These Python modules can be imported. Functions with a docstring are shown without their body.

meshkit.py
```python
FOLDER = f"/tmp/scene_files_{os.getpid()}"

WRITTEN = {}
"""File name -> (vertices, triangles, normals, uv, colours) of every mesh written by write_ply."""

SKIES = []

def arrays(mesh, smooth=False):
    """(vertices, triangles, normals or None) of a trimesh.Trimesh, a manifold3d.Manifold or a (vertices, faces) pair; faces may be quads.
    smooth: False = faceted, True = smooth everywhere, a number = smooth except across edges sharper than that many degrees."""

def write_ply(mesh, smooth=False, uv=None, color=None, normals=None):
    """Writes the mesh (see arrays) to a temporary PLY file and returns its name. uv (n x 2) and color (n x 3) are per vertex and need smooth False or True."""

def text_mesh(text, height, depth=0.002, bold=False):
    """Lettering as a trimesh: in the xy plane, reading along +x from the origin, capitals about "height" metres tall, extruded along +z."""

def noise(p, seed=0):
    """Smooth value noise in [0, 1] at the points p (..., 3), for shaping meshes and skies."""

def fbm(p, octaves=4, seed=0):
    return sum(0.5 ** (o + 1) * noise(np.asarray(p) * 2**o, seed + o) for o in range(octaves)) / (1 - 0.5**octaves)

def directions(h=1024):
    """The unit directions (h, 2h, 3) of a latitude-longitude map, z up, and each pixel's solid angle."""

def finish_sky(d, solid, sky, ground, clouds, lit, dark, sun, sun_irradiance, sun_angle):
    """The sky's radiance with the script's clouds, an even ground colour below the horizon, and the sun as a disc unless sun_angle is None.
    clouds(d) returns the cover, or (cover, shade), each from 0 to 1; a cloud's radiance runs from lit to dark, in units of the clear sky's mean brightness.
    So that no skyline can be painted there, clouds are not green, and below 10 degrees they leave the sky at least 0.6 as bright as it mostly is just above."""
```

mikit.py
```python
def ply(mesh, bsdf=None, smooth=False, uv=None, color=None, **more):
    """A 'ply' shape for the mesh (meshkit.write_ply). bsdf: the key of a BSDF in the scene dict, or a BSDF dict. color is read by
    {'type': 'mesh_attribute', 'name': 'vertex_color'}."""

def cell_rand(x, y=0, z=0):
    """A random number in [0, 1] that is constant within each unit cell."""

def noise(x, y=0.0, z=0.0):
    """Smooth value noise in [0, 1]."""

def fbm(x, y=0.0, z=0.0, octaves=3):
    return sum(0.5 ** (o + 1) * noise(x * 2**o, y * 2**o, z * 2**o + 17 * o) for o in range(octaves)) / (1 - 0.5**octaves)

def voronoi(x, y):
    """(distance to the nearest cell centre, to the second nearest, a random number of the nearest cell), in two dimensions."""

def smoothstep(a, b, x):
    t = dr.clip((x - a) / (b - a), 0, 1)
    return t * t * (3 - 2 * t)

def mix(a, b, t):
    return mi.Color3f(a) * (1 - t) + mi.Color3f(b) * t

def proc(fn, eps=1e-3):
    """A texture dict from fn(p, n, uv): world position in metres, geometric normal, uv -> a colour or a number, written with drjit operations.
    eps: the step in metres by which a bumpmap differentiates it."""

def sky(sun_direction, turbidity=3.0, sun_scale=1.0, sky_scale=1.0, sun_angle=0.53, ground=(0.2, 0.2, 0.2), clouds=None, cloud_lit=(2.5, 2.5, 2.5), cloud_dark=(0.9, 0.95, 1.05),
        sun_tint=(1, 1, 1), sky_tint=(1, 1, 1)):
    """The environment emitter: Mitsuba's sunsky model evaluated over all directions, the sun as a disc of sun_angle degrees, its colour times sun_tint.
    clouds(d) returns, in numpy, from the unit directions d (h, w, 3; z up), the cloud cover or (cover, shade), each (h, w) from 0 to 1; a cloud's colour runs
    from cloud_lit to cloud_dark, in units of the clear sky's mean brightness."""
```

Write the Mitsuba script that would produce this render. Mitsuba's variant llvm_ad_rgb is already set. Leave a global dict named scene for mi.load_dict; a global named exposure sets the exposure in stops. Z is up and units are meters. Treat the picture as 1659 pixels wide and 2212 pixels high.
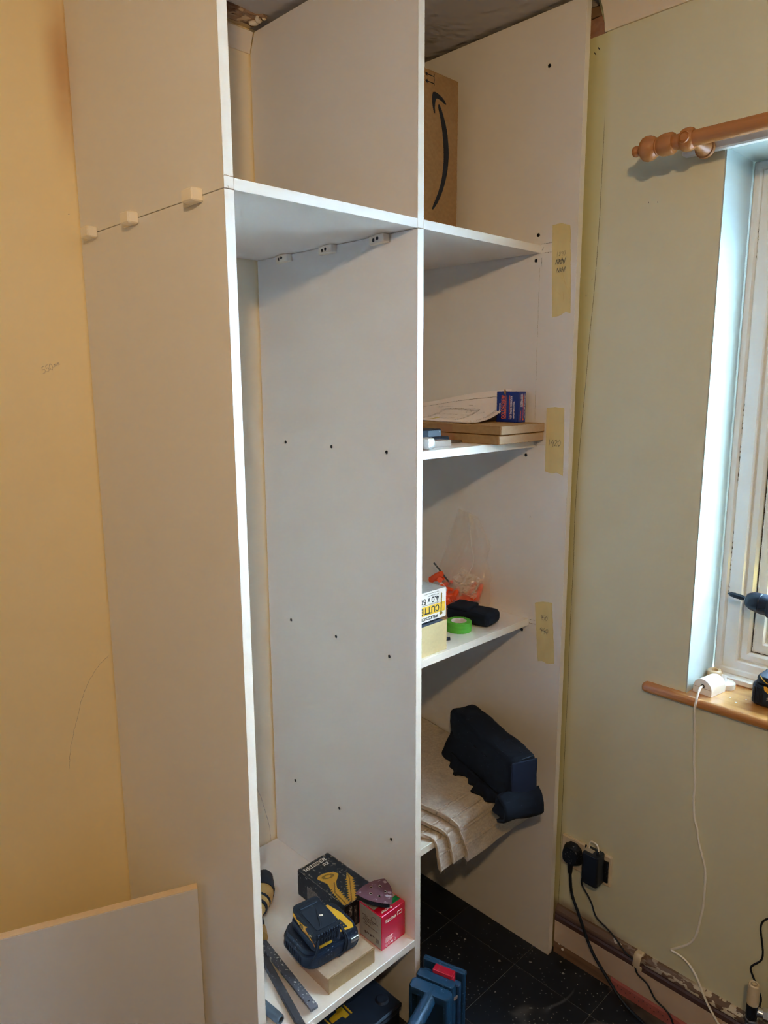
import math, random
import numpy as np, trimesh, manifold3d, shapely
from shapely.geometry import Polygon, LineString, Point, box as sbox
from shapely import affinity
import drjit as dr, mitsuba as mi
import mikit, meshkit
from mikit import proc, noise, fbm, voronoi, smoothstep, mix

random.seed(7); RNG = np.random.default_rng(7)
T = mi.ScalarTransform4f
scene, labels = {'type': 'scene'}, {}

# ------------------------------------------------------------------ camera, light, exposure
CAM = np.array([-0.6695, -1.0435, 1.5699])
FWD = np.array([0.68701, 0.70429, -0.17885]); UP = np.array([0.12805, 0.12495, 0.98387])
scene['camera'] = {'type': 'perspective', 'fov': 55.79, 'fov_axis': 'x', 'near_clip': 0.02, 'far_clip': 200.0,
                   'to_world': T().look_at(origin=CAM.tolist(), target=(CAM + FWD).tolist(), up=UP.tolist())}
exposure = 0.0
LAMP = (-0.89, -1.28, 2.13)
LAMP_RGB = [930.0, 600.0, 280.0]
SKY_SCALE = 276.0
SKY_LIT = (2.05, 3.6, 5.7)
def overcast(d):                                                          # an overcast sky, three times as bright overhead as at the skyline
    n = meshkit.fbm(d * 2.3 + 5, 4)
    return np.full(d.shape[:2], 1.0), np.clip(1 - d[..., 2] + .25 * (n - .5), 0, 1)
scene['sky'] = mikit.sky((-0.5, 0.6, 0.75), turbidity=4.0, sun_scale=0.0, sky_scale=SKY_SCALE, sun_angle=None, ground=(0.16, 0.17, 0.15),
                         clouds=overcast, cloud_lit=SKY_LIT, cloud_dark=[c * .34 for c in SKY_LIT])

# ------------------------------------------------------------------ helpers
def lin(r, g, b):
    return [((c / 255) / 12.92 if c / 255 < 0.04045 else ((c / 255 + 0.055) / 1.055) ** 2.4) for c in (r, g, b)]
def rgb(c): return {'type': 'rgb', 'value': [float(x) for x in c]}
def mat(key, color, rough=0.5, spec=0.5, metallic=0.0, coat=0.0, bump=None, bscale=1.0, two=True, sheen=0.0):
    col = color if isinstance(color, dict) else rgb(color)
    b = {'type': 'principled', 'base_color': col, 'roughness': rough, 'specular': spec, 'metallic': metallic, 'clearcoat': coat, 'sheen': sheen}
    if coat: b['clearcoat_gloss'] = 0.9
    if bump is not None: b = {'type': 'bumpmap', 'arbitrary': bump, 'scale': bscale, 'bsdf': b}
    scene[key] = {'type': 'twosided', 'bsdf': b} if two else b
    return key
def numbered(key):
    if key not in scene and key not in USED: USED.add(key); return key
    i = 1
    while f'{key}_{i:03d}' in USED: i += 1
    k = f'{key}_{i:03d}'; USED.add(k); return k
USED = set()
def thing(name, label, cat, group=None):
    k = numbered(name); labels[k] = {'label': label, 'category': cat}
    if group: labels[k]['group'] = group
    return k
def struct(name, mesh=None, m=None, smooth=False, label=None):
    USED.add(name); labels[name] = {'kind': 'structure'}
    if label: labels[name]['label'] = label
    if mesh is not None: scene[name] = mikit.ply(mesh, m, smooth)
    return name
def part(parent, name, mesh, m, smooth=False, label=None, kind=None):
    k = numbered(parent + '__' + name)
    scene[k] = mikit.ply(mesh, m, smooth) if not isinstance(mesh, dict) else mesh
    if label or kind:
        labels[k] = {}
        if label: labels[k]['label'] = label
        if kind: labels[k]['kind'] = kind
    return k
def solo(name, mesh, m, label, cat, smooth=False, group=None):
    k = thing(name, label, cat, group); scene[k] = mikit.ply(mesh, m, smooth); return k

def cat(*ms): return trimesh.util.concatenate([m for m in ms if m is not None])
def bx(x0, x1, y0, y1, z0, z1, r=0.0):
    """a box with chamfered edges"""
    if r <= 0:
        m = trimesh.creation.box(extents=(x1 - x0, y1 - y0, z1 - z0)); m.apply_translation(((x0 + x1) / 2, (y0 + y1) / 2, (z0 + z1) / 2)); return m
    r = min(r, (x1 - x0) * .45, (y1 - y0) * .45, (z1 - z0) * .45)
    pts = []
    for a, A in ((x0, 1), (x1, -1)):
        for b, B in ((y0, 1), (y1, -1)):
            for c, C in ((z0, 1), (z1, -1)):
                pts += [(a + A * r, b + B * r, c), (a + A * r, b, c + C * r), (a, b + B * r, c + C * r)]
    return trimesh.convex.convex_hull(np.array(pts))
def rbox(sx, sy, sz, r, n=3):
    """a box with rounded edges, centred"""
    s = trimesh.creation.icosphere(n - 1 if n > 1 else 1, r); v = []
    for a in (-1, 1):
        for b in (-1, 1):
            for c in (-1, 1): v.append(s.vertices + np.array([a * (sx / 2 - r), b * (sy / 2 - r), c * (sz / 2 - r)]))
    return trimesh.convex.convex_hull(np.vstack(v))
def rprism(sx, sy, sz, rv, re=0.002, n=6):
    """a box with strongly rounded upright edges and small rounded rims, centred"""
    v = []
    for a, A in ((sx / 2, 1), (-sx / 2, -1)):
        for b, B in ((sy / 2, 1), (-sy / 2, -1)):
            for k in range(n + 1):
                t = k / n * math.pi / 2
                for z, rr in ((sz / 2, rv - re), (sz / 2 - re * .3, rv - re * .3), (sz / 2 - re, rv), (-sz / 2 + re, rv), (-sz / 2, rv - re)):
                    v.append((a - A * rv + A * max(rr, 0) * math.cos(t), b - B * rv + B * max(rr, 0) * math.sin(t), z))
    return trimesh.convex.convex_hull(np.array(v))
def at(m, loc=(0, 0, 0), rz=0.0, rx=0.0, ry=0.0):
    m = m.copy()
    for ang, ax in ((rx, (1, 0, 0)), (ry, (0, 1, 0)), (rz, (0, 0, 1))):
        if ang: m.apply_transform(trimesh.transformations.rotation_matrix(math.radians(ang), ax))
    m.apply_translation(loc); return m
def frame(m, o, x, y):
    x = np.array(x, float); x /= np.linalg.norm(x); y = np.array(y, float); y -= x * (y @ x); y /= np.linalg.norm(y)
    M = np.eye(4); M[:3, 0], M[:3, 1], M[:3, 2], M[:3, 3] = x, y, np.cross(x, y), o
    m = m.copy(); m.apply_transform(M); return m
def spline(pts, n=60):
    p = np.array(pts, float)
    d = np.r_[0, np.cumsum(np.linalg.norm(np.diff(p, axis=0), axis=1) ** .5)]
    from scipy.interpolate import CubicSpline
    return CubicSpline(d, p)(np.linspace(0, d[-1], n))
def tube(pts, r, sides=10, n=None, flat=None):
    """a tube with closed ends along the points; r a number or one per point"""
    p = spline(pts, n) if n else np.array(pts, float)
    rr = np.broadcast_to(np.interp(np.linspace(0, 1, len(p)), np.linspace(0, 1, len(np.atleast_1d(r))), np.atleast_1d(r)), (len(p),))
    t = np.gradient(p, axis=0); t /= np.linalg.norm(t, axis=1, keepdims=True) + 1e-12
    a = np.cross(t[0], [0, 0, 1.0] if abs(t[0][2]) < .9 else [1.0, 0, 0]); a /= np.linalg.norm(a)
    A = []
    for k in range(len(p)):
        a = a - t[k] * (a @ t[k]); a /= np.linalg.norm(a); A.append(a.copy())
    A = np.array(A); B = np.cross(t, A); ang = np.arange(sides) * 2 * np.pi / sides
    f1, f2 = flat or (1, 1)
    v = p[:, None] + rr[:, None, None] * (f1 * np.cos(ang)[None, :, None] * A[:, None] + f2 * np.sin(ang)[None, :, None] * B[:, None])
    F = []
    for i in range(len(p) - 1):
        for j in range(sides):
            q = [i * sides + j, i * sides + (j + 1) % sides, (i + 1) * sides + (j + 1) % sides, (i + 1) * sides + j]
            F += [[q[0], q[1], q[2]], [q[0], q[2], q[3]]]
    V = np.vstack([v.reshape(-1, 3), p[:1], p[-1:]]); c0, c1 = len(V) - 2, len(V) - 1
    for j in range(sides):
        F += [[c0, (j + 1) % sides, j], [c1, (len(p) - 1) * sides + j, (len(p) - 1) * sides + (j + 1) % sides]]
    return trimesh.Trimesh(V, F, process=False)
def lathe(profile, sections=32): return trimesh.creation.revolve(np.array(profile, float), sections=sections)
def prism(poly, h): 
    if poly.is_empty: return None
    return cat(*[trimesh.creation.extrude_polygon(g, h, engine='earcut') for g in getattr(poly, 'geoms', [poly])])
def grid(fn, nu, nv, closed=None):
    """a sheet from fn(u, v)->xyz arrays"""
    u, v = np.meshgrid(np.linspace(0, 1, nu), np.linspace(0, 1, nv), indexing='ij')
    P = fn(u, v).reshape(-1, 3); F = []
    for i in range(nu - 1):
        for j in range(nv - 1):
            q = (i * nv + j, (i + 1) * nv + j, (i + 1) * nv + j + 1, i * nv + j + 1)
            F += [[q[0], q[1], q[2]], [q[0], q[2], q[3]]]
    return trimesh.Trimesh(P, F, process=False)
def thick(m, t):
    """a sheet given thickness t to the back of its normals"""
    n = m.vertex_normals; k = len(m.vertices)
    V = np.vstack([m.vertices, m.vertices - n * t]); F = [m.faces, m.faces[:, ::-1] + k]
    e = np.sort(m.edges, axis=1); u, c = np.unique(e, axis=0, return_counts=True); b = {tuple(x) for x in u[c == 1]}
    S = [[a, a + k, d] for a, d in m.edges if (min(a, d), max(a, d)) in b] + [[d, a + k, d + k] for a, d in m.edges if (min(a, d), max(a, d)) in b]
    return trimesh.Trimesh(V, np.vstack(F + [np.array(S)]), process=False)
def text(items, o, x, y, depth=.0003, off=.0001):
    """lettering lying on a face: items (text, height, px, py, bold) in metres on the face"""
    ms = []
    for t, h, px, py, bold in items:
        m = meshkit.text_mesh(t, h, depth, bold); m.apply_translation((px, py, off)); ms.append(m)
    return frame(cat(*ms), o, x, y)
def fit_text(t, w, h, px, py, bold=True, depth=.0003):
    m = meshkit.text_mesh(t, 0.01, depth, bold); b = m.bounds
    m.apply_translation((-b[0][0], -b[0][1], -b[0][2])); m.apply_scale((w / (b[1][0] - b[0][0]), h / (b[1][1] - b[0][1]), 1)); m.apply_translation((px, py, .0001)); return m
def decal(polys, o, x, y, depth=.0002, off=.0001):
    ms = []
    for p in polys:
        m = prism(p, depth)
        if m is not None: m.apply_translation((0, 0, off)); ms.append(m)
    return frame(cat(*ms), o, x, y)
def R(x0, y0, x1, y1): return sbox(x0, y0, x1, y1)
def stroke(pts, w): return LineString(pts).buffer(w / 2, cap_style='round', quad_segs=2)
DIG = {'0': [[(.3, 1), (.08, .75), (.06, .3), (.3, 0), (.52, .3), (.5, .75), (.3, 1)]], '1': [[(.2, 1), (.3, 0)]], '2': [[(.05, .8), (.3, 1), (.5, .75), (.05, .02), (.55, .05)]],
       '4': [[(.3, 1), (.02, .4), (.55, .45)], [(.48, .75), (.4, -.1)]], '5': [[(.55, 1), (.15, .95), (.1, .55), (.45, .55), (.5, .2), (.25, 0), (.02, .1)]],
       '7': [[(.05, .95), (.55, 1), (.2, 0)]], '8': [[(.45, .9), (.15, .95), (.15, .65), (.45, .4), (.4, .05), (.1, .05), (.15, .4), (.5, .7), (.45, .9)]],
       '9': [[(.5, .85), (.2, 1), (.08, .7), (.3, .5), (.5, .75), (.4, 0)]], 'm': [[(0, 0), (.02, .45), (.15, .5), (.22, .05), (.24, .4), (.4, .48), (.48, .05)]], '.': [[(.1, 0), (.14, .03)]]}
def scribble(s, h, px, py, w=.0008, slant=.12):
    out = []
    for i, ch in enumerate(s):
        for st in DIG.get(ch, []): out.append(stroke([(px + h * (.62 * i + a + slant * b), py + h * b) for a, b in st], w))
    return out

# ------------------------------------------------------------------ materials
def paint_back(p, n, uv):
    m = fbm(p.x * 3.1, p.y * 3.1, p.z * 2.3, 3) - 0.5
    c = mix(lin(243, 228, 188), lin(238, 218, 170), dr.clip(0.5 + m, 0, 1))
    st = smoothstep(0.05, 0.0, dr.abs(p.x + 0.012 + 0.02 * (p.z - 2.2))) * smoothstep(1.95, 2.2, p.z) * smoothstep(2.42, 2.2, p.z) * dr.clip(0.4 + 1.2 * fbm(p.x * 20, 1, p.z * 14, 2), 0, 1)
    c = mix(c, lin(190, 140, 84), dr.clip(st * .75, 0, 1))
    c = mix(c, lin(232, 222, 198), smoothstep(0.012, 0.03, p.x) * smoothstep(.45, .43, p.x) * 0.75)
    return c
def paint_right(p, n, uv):
    m = fbm(p.y * 2.7, p.x * 2.7, p.z * 2.1, 3) - 0.5
    c = mix(lin(216, 218, 196), lin(209, 212, 188), dr.clip(.5 + m, 0, 1))
    e = -0.131 + 0.03 * smoothstep(2.0, 1.2, p.z) + 0.0025 * (noise(p.z * 9, 2, 2) - .5)
    c = mix(c, lin(196, 194, 140), smoothstep(e - .02, e + .012, p.y) * .75)
    c = mix(c, lin(120, 116, 84), smoothstep(.0011, .0005, dr.abs(p.y - e)) * smoothstep(2.16, 2.1, p.z) * .8)
    d = smoothstep(.175, .145, p.z + .012 * noise(p.y * 60, 1, 1))
    return mix(c, lin(120, 92, 62), d * .75 * smoothstep(-.34, -.25, p.y))
def floor_fn(p, n, uv):
    a = fbm(p.x * 5, p.y * 5, 1, 4); b = noise(p.x * 16 + 3, p.y * 16, 2)
    c = mix(lin(13, 13, 13), lin(34, 32, 29), smoothstep(.42, .75, a))
    f1, f2, r = voronoi(p.x * 95, p.y * 95)
    speck = smoothstep(.16, .1, f1) * smoothstep(.8, .84, r) * smoothstep(.35, .62, a)
    g1, g2, s = voronoi(p.x * 34, p.y * 34)
    big = smoothstep(.12, .05, g1 + .16 * (noise(p.x * 260, p.y * 260, 1) - .5)) * smoothstep(.88, .9, s) * .7
    c = mix(c, lin(150, 140, 118), dr.clip(speck * .8 + big * .9, 0, 1))
    scr = smoothstep(.012, .0, dr.abs(fbm(p.x * 3 + 9, p.y * 3, 5, 3) - .5)) * smoothstep(.5, .7, b)
    c = mix(c, lin(80, 74, 66), scr * .5)
    bare = smoothstep(.0, .012, p.x - .905 + .32 * dr.maximum(-p.y - .27, 0) + .02 * (noise(p.y * 40, 1, 1) - .5)) * smoothstep(-.25, -.275, p.y)
    bare = dr.clip(dr.select(p.y < -.27, smoothstep(-.006, .01, (p.x - .904) - .34 * (p.y + .27) + .02 * (noise(p.y * 30, p.x * 30, 1) - .5)), 0), 0, 1)
    return mix(c, mix(lin(72, 60, 44), lin(48, 40, 30), noise(p.x * 60, p.y * 60, 1)), bare)
def tile_edge(p, n, uv): return mi.Color3f(0.02)
def wood_fn(axis, a, b):
    def f(p, n, uv):
        q = (p.x, p.y, p.z); l = q[axis]; s, t = [q[i] for i in range(3) if i != axis]
        g = fbm(l * 3.5, s * 55, t * 55, 4); h = noise(l * 1.5, s * 170, t * 170)
        return mix(a, b, dr.clip(smoothstep(.3, .7, g) * .75 + .25 * h, 0, 1))
    return f
def card_fn(a, b):
    return lambda p, n, uv: mix(a, b, dr.clip(.5 + 1.1 * (fbm(p.x * 160, p.y * 160, p.z * 160, 2) - .5) + .5 * (fbm(p.x * 11, p.y * 11, p.z * 11, 2) - .5), 0, 1))
def dusty(base, dust, lo=.62, hi=.7, sc=260):
    def f(p, n, uv):
        k = smoothstep(lo, hi, fbm(p.x * sc, p.y * sc, p.z * sc, 2)) * smoothstep(.35, .7, noise(p.x * 25, p.y * 25, p.z * 25))
        return mix(base, dust, k)
    return f
ceil_bump = proc(lambda p, n, uv: fbm(p.x * 70, p.y * 70, p.z * 70, 3), 2e-3)
M_ = {}
mat('paint_back', proc(paint_back), .55, .3)
mat('paint_right', proc(paint_right), .5, .35)
mat('paint_cream', lin(120, 122, 124), .6, .3)
mat('reveal_white', lin(176, 188, 182), .5, .35)
mat('ceiling_paint', lin(178, 174, 170), .8, .2, bump=ceil_bump, bscale=.006)
mat('plaster_white', lin(222, 212, 196), .7, .2)
mat('plaster_rough', proc(lambda p, n, uv: mix(mix(lin(146, 116, 88), lin(96, 66, 46), smoothstep(.4, .62, fbm(p.x * 28, p.y * 28, p.z * 28, 3))), lin(190, 165, 132), smoothstep(.62, .72, fbm(p.x * 45 + 7, p.y * 45, p.z * 45, 3)))), .9, .1)
mat('brick', proc(lambda p, n, uv: mix(lin(134, 92, 70), lin(166, 128, 100), fbm(p.x * 90, p.y * 90, p.z * 90, 3))), .9, .1)
mat('brick_tan', lin(128, 102, 74), .9, .1)
mat('mortar', lin(66, 46, 34), .95, .1)
mat('tile_black', proc(floor_fn), .6, .25)
mat('floor_grout', lin(84, 78, 68), .8, .2)
mat('board_face', lin(226, 226, 227), .42, .4)
mat('board_edge', lin(238, 240, 241), .38, .45)
mat('board_cut', lin(222, 200, 168), .7, .2)
mat('gap_dark', lin(40, 34, 28), .9, .1)
mat('screw_dark', lin(24, 22, 20), .4, .5, metallic=.6)
mat('block_white', lin(238, 232, 220), .35, .5)
mat('pencil', lin(70, 66, 62), .7, .3)
mat('pencil_faint', lin(168, 156, 140), .7, .2)
mat('ink', lin(28, 28, 32), .6, .3)
mat('tape_cream', proc(lambda p, n, uv: mix(lin(224, 211, 158), lin(211, 195, 138), fbm(p.x * 40, p.y * 60, p.z * 22, 3))), .6, .3)
mat('oak', proc(wood_fn(1, lin(166, 106, 50), lin(138, 82, 34))), .40, .35)
mat('pale_wood', proc(wood_fn(2, lin(220, 194, 150), lin(204, 174, 128))), .4, .4)
mat('sill_oak', proc(wood_fn(1, lin(196, 138, 74), lin(168, 106, 48))), .22, .5, coat=.4)
mat('oak_light', lin(186, 124, 62), .4, .4)
mat('upvc', lin(236, 242, 248), .25, .5)
mat('upvc_dirty', proc(lambda p, n, uv: mix(lin(236, 242, 248), lin(70, 54, 40), smoothstep(.56, .66, noise(p.y * 500, p.x * 300, p.z * 170)) * smoothstep(.42, .62, noise(3, 5, p.z * 7)) * smoothstep(-.4335, -.4305, p.y))), .3, .5)
mat('rubber', lin(22, 22, 24), .6, .3)
mat('skirt_dark', proc(wood_fn(1, lin(86, 52, 38), lin(58, 32, 24))), .45, .4)
mat('skirt_chip', proc(lambda p, n, uv: mix(mix(lin(66, 42, 32), lin(96, 70, 46), smoothstep(.122, .130, p.z)), lin(200, 192, 174), smoothstep(.55, .60, fbm(p.y * 70, p.z * 160, 3, 3)) * smoothstep(.40, .60, noise(p.y * 9, p.z * 30, 5)) * smoothstep(-.26, -.42, p.y) * smoothstep(.119, .127, p.z))), .5, .4)
mat('skirt_white', proc(lambda p, n, uv: mix(lin(206, 188, 170), lin(188, 168, 150), fbm(p.y * 8, p.z * 20, 1, 3))), .5, .4)
mat('skirt_brown', proc(wood_fn(1, lin(126, 92, 62), lin(98, 68, 42))), .7, .2)
mat('skirt_red', proc(lambda p, n, uv: mix(lin(176, 96, 80), lin(136, 72, 60), fbm(p.y * 50, p.z * 60, p.x * 50, 3))), .7, .25)
mat('white_plastic', lin(240, 242, 242), .3, .5)
mat('cream_plastic', lin(208, 196, 172), .35, .5)
mat('black_plastic', lin(20, 21, 23), .4, .18)
mat('black_dusty', proc(dusty(lin(17, 18, 20), lin(110, 106, 98), .7, .78)), .45, .18)
mat('navy_plastic', proc(dusty(lin(15, 18, 24), lin(96, 100, 108), .72, .80)), .35, .25)
mat('vent_black', lin(6, 6, 8), .6, .3)
mat('yellow', lin(232, 168, 24), .45, .4)
mat('yellow_dim', lin(196, 146, 26), .6, .3)
mat('tan_tool', lin(196, 150, 74), .45, .4)
mat('teal_plastic', proc(dusty(lin(17, 42, 56), lin(80, 100, 110), .74, .82)), .38, .5)
mat('teal_dark', lin(14, 34, 48), .5, .4)
mat('latch_red', lin(176, 26, 38), .35, .5)
mat('red_card', lin(196, 12, 40), .4, .45)
mat('grey_card', proc(card_fn(lin(172, 166, 154), lin(158, 152, 142))), .5, .35)
mat('grey_print', lin(140, 132, 124), .6, .3)
mat('white_print', lin(240, 238, 236), .5, .3)
mat('green_print', lin(0, 120, 50), .5, .3)
mat('black_print', lin(16, 15, 15), .6, .3)
mat('black_card', proc(dusty(lin(24, 22, 20), lin(120, 112, 98), .68, .76, 190)), .45, .18)
mat('worn_edge', proc(dusty(lin(70, 62, 52), lin(170, 160, 142), .5, .62, 160)), .8, .2)
mat('gold_print', lin(206, 158, 28), .45, .4)
mat('gold_dark', lin(132, 96, 16), .5, .3)
mat('kraft', proc(card_fn(lin(184, 152, 116), lin(172, 139, 103))), .7, .2)
mat('kraft_dark', proc(card_fn(lin(156, 120, 74), lin(143, 107, 62))), .7, .2)
mat('kraft_tape', lin(150, 104, 56), .35, .4)
mat('kraft_pale', proc(card_fn(lin(196, 162, 106), lin(184, 150, 96))), .7, .2)
mat('white_card', lin(238, 238, 240), .4, .4)
mat('navy_card', lin(18, 38, 108), .35, .45)
mat('orange_print', lin(240, 110, 40), .5, .3)
mat('band_yellow', lin(232, 182, 44), .5, .3)
mat('paper', lin(243, 238, 238), .8, .2)
mat('paper_line', lin(70, 68, 72), .8, .2)
mat('paper_yellow', lin(206, 196, 70), .8, .2)
mat('green_tape', proc(lambda p, n, uv: mix(lin(84, 156, 40), lin(66, 134, 26), fbm(p.x * 60, p.y * 60, p.z * 220, 2))), .6, .3)
mat('tape_core', lin(214, 206, 200), .7, .2)
mat('black_cloth', proc(dusty(lin(11, 11, 12), lin(48, 46, 45), .76, .86, 300)), .9, .15, sheen=.3)
mat('navy_cloth', lin(17, 18, 26), .85, .2, sheen=.4)
mat('orange_plastic', lin(236, 84, 26), .4, .5)
mat('steel', lin(150, 150, 150), .35, .5, metallic=.9)
mat('chrome', lin(210, 208, 204), .12, .5, metallic=1.0)
mat('bar_steel', proc(lambda p, n, uv: mix(mix(lin(58, 52, 50), lin(120, 116, 118), smoothstep(.1, -.02, p.y)), lin(190, 184, 172), smoothstep(.71, .76, fbm(p.x * 300, p.y * 300, 1, 2)))), .45, .5, metallic=.3)
mat('bar_brown', proc(dusty(lin(46, 38, 34), lin(170, 160, 146), .68, .74, 240)), .5, .4, metallic=.2)
mat('tube_grey', proc(dusty(lin(62, 66, 66), lin(170, 168, 160), .68, .74, 240)), .5, .4)
mat('sandpaper', proc(lambda p, n, uv: mix(mix(lin(104, 62, 62), lin(82, 47, 49), fbm(p.x * 40, p.y * 40, 1, 3)), lin(196, 176, 176), smoothstep(.62, .76, fbm(p.x * 60 + 4, p.y * 90, p.z * 60, 3)) * .5)), .8, .2)
mat('foil', lin(206, 212, 212), .35, .5, metallic=.35)
mat('terry_cloth', proc(lambda p, n, uv: mix(mix(lin(222, 212, 194), lin(190, 178, 158), fbm(p.x * 220, p.y * 220, p.z * 220, 2)), lin(150, 136, 116), smoothstep(.6, .8, fbm(p.x * 18, p.y * 18, p.z * 18, 3)) * .4)), .95, .02, sheen=.15,
    bump=proc(lambda p, n, uv: noise(p.x * 420, p.y * 420, p.z * 420), 5e-4), bscale=.009)
mat('towel_rib', lin(198, 186, 166), .9, .1)
scene['pane_glass'] = {'type': 'thindielectric', 'int_ior': 1.5}
scene['clear_film'] = {'type': 'mask', 'opacity': 0.13, 'bsdf': {'type': 'twosided', 'bsdf': {'type': 'principled', 'base_color': rgb(lin(236, 234, 230)), 'roughness': .10, 'specular': 1.0}}}
scene['clear_crease'] = {'type': 'mask', 'opacity': 0.34, 'bsdf': {'type': 'twosided', 'bsdf': {'type': 'principled', 'base_color': rgb(lin(240, 238, 234)), 'roughness': .12, 'specular': 1.0}}}
scene['clear_acrylic'] = {'type': 'mask', 'opacity': 0.62, 'bsdf': {'type': 'twosided', 'bsdf': {'type': 'principled', 'base_color': rgb(lin(222, 218, 216)), 'roughness': .15, 'specular': .9}}}

# ------------------------------------------------------------------ sizes measured from the photograph (metres)
X2, X3, TH, D, DB = .446, .879, .018, .5553, .5588
XW = .918; ZA = 1.869; ZT = 2.389; ZC = 2.405; E0 = -.0995
Z14, Z95, Z48, ZB = 1.4203, .9509, .4807, .2501
XL, YF = -2.05, -2.45
WY0, WY1, WZ0, WZ1 = -1.62, -.405, .845, 2.030

# ------------------------------------------------------------------ the room
floor = struct('floor', bx(XL, XW + .1, YF, DB + .1, -.1, -.0009), 'floor_grout')
tile = mikit.ply(bx(.0007, .2279, .0007, .2279, -.004, 0, .0004), 'tile_black')
ts = .2286; gx, gy = .7885 - 13 * ts, .1770 - 12 * ts
for i in range(14):
    for j in range(14):
        x, y = gx + i * ts, gy + j * ts
        if x < XL - .2 or x > XW - .03 or y < YF - .2 or y > DB - .02: continue
        if x + ts > XW or x < XL or y < YF or y + ts > DB:
            a0, a1, b0, b1 = max(x, XL) + .0006, min(x + ts, XW) - .0006, max(y, YF) + .0006, min(y + ts, DB) - .0006
            part(floor, 'tile', bx(a0, a1, b0, b1, -.004, 0, .0004), 'tile_black')
        else:
            part(floor, 'tile', {**tile, 'to_world': T().translate([x, y, 0])}, None)
struct('ceiling', bx(XL, XW + .1, YF, DB + .1, ZC, ZC + .1), 'ceiling_paint')
struct('wall_back', bx(XL - .1, XW + .1, DB, DB + .12, -.1, ZC + .1), 'paint_back')
struct('wall_left', bx(XL - .1, XL, YF, DB, -.004, ZC), 'paint_cream')
struct('wall_front', bx(XL - .1, XW + .3, YF - .1, YF, -.004, ZC), 'paint_cream')
wp = Polygon([(YF, -.1), (DB, -.1), (DB, ZC + .1), (YF, ZC + .1)], [[(WY0, WZ0), (WY1, WZ0), (WY1, WZ1), (WY0, WZ1)]])
notch = Polygon([(-.128, 2.322), (-.06, 2.322), (-.06, ZC), (-.10, ZC), (-.113, 2.366)])
wr = struct('wall_right', cat(frame(prism(wp.difference(notch), .03), (XW, 0, 0), (0, 1, 0), (0, 0, 1)), frame(prism(wp, .23), (XW + .03, 0, 0), (0, 1, 0), (0, 0, 1))), 'paint_right')
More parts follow.
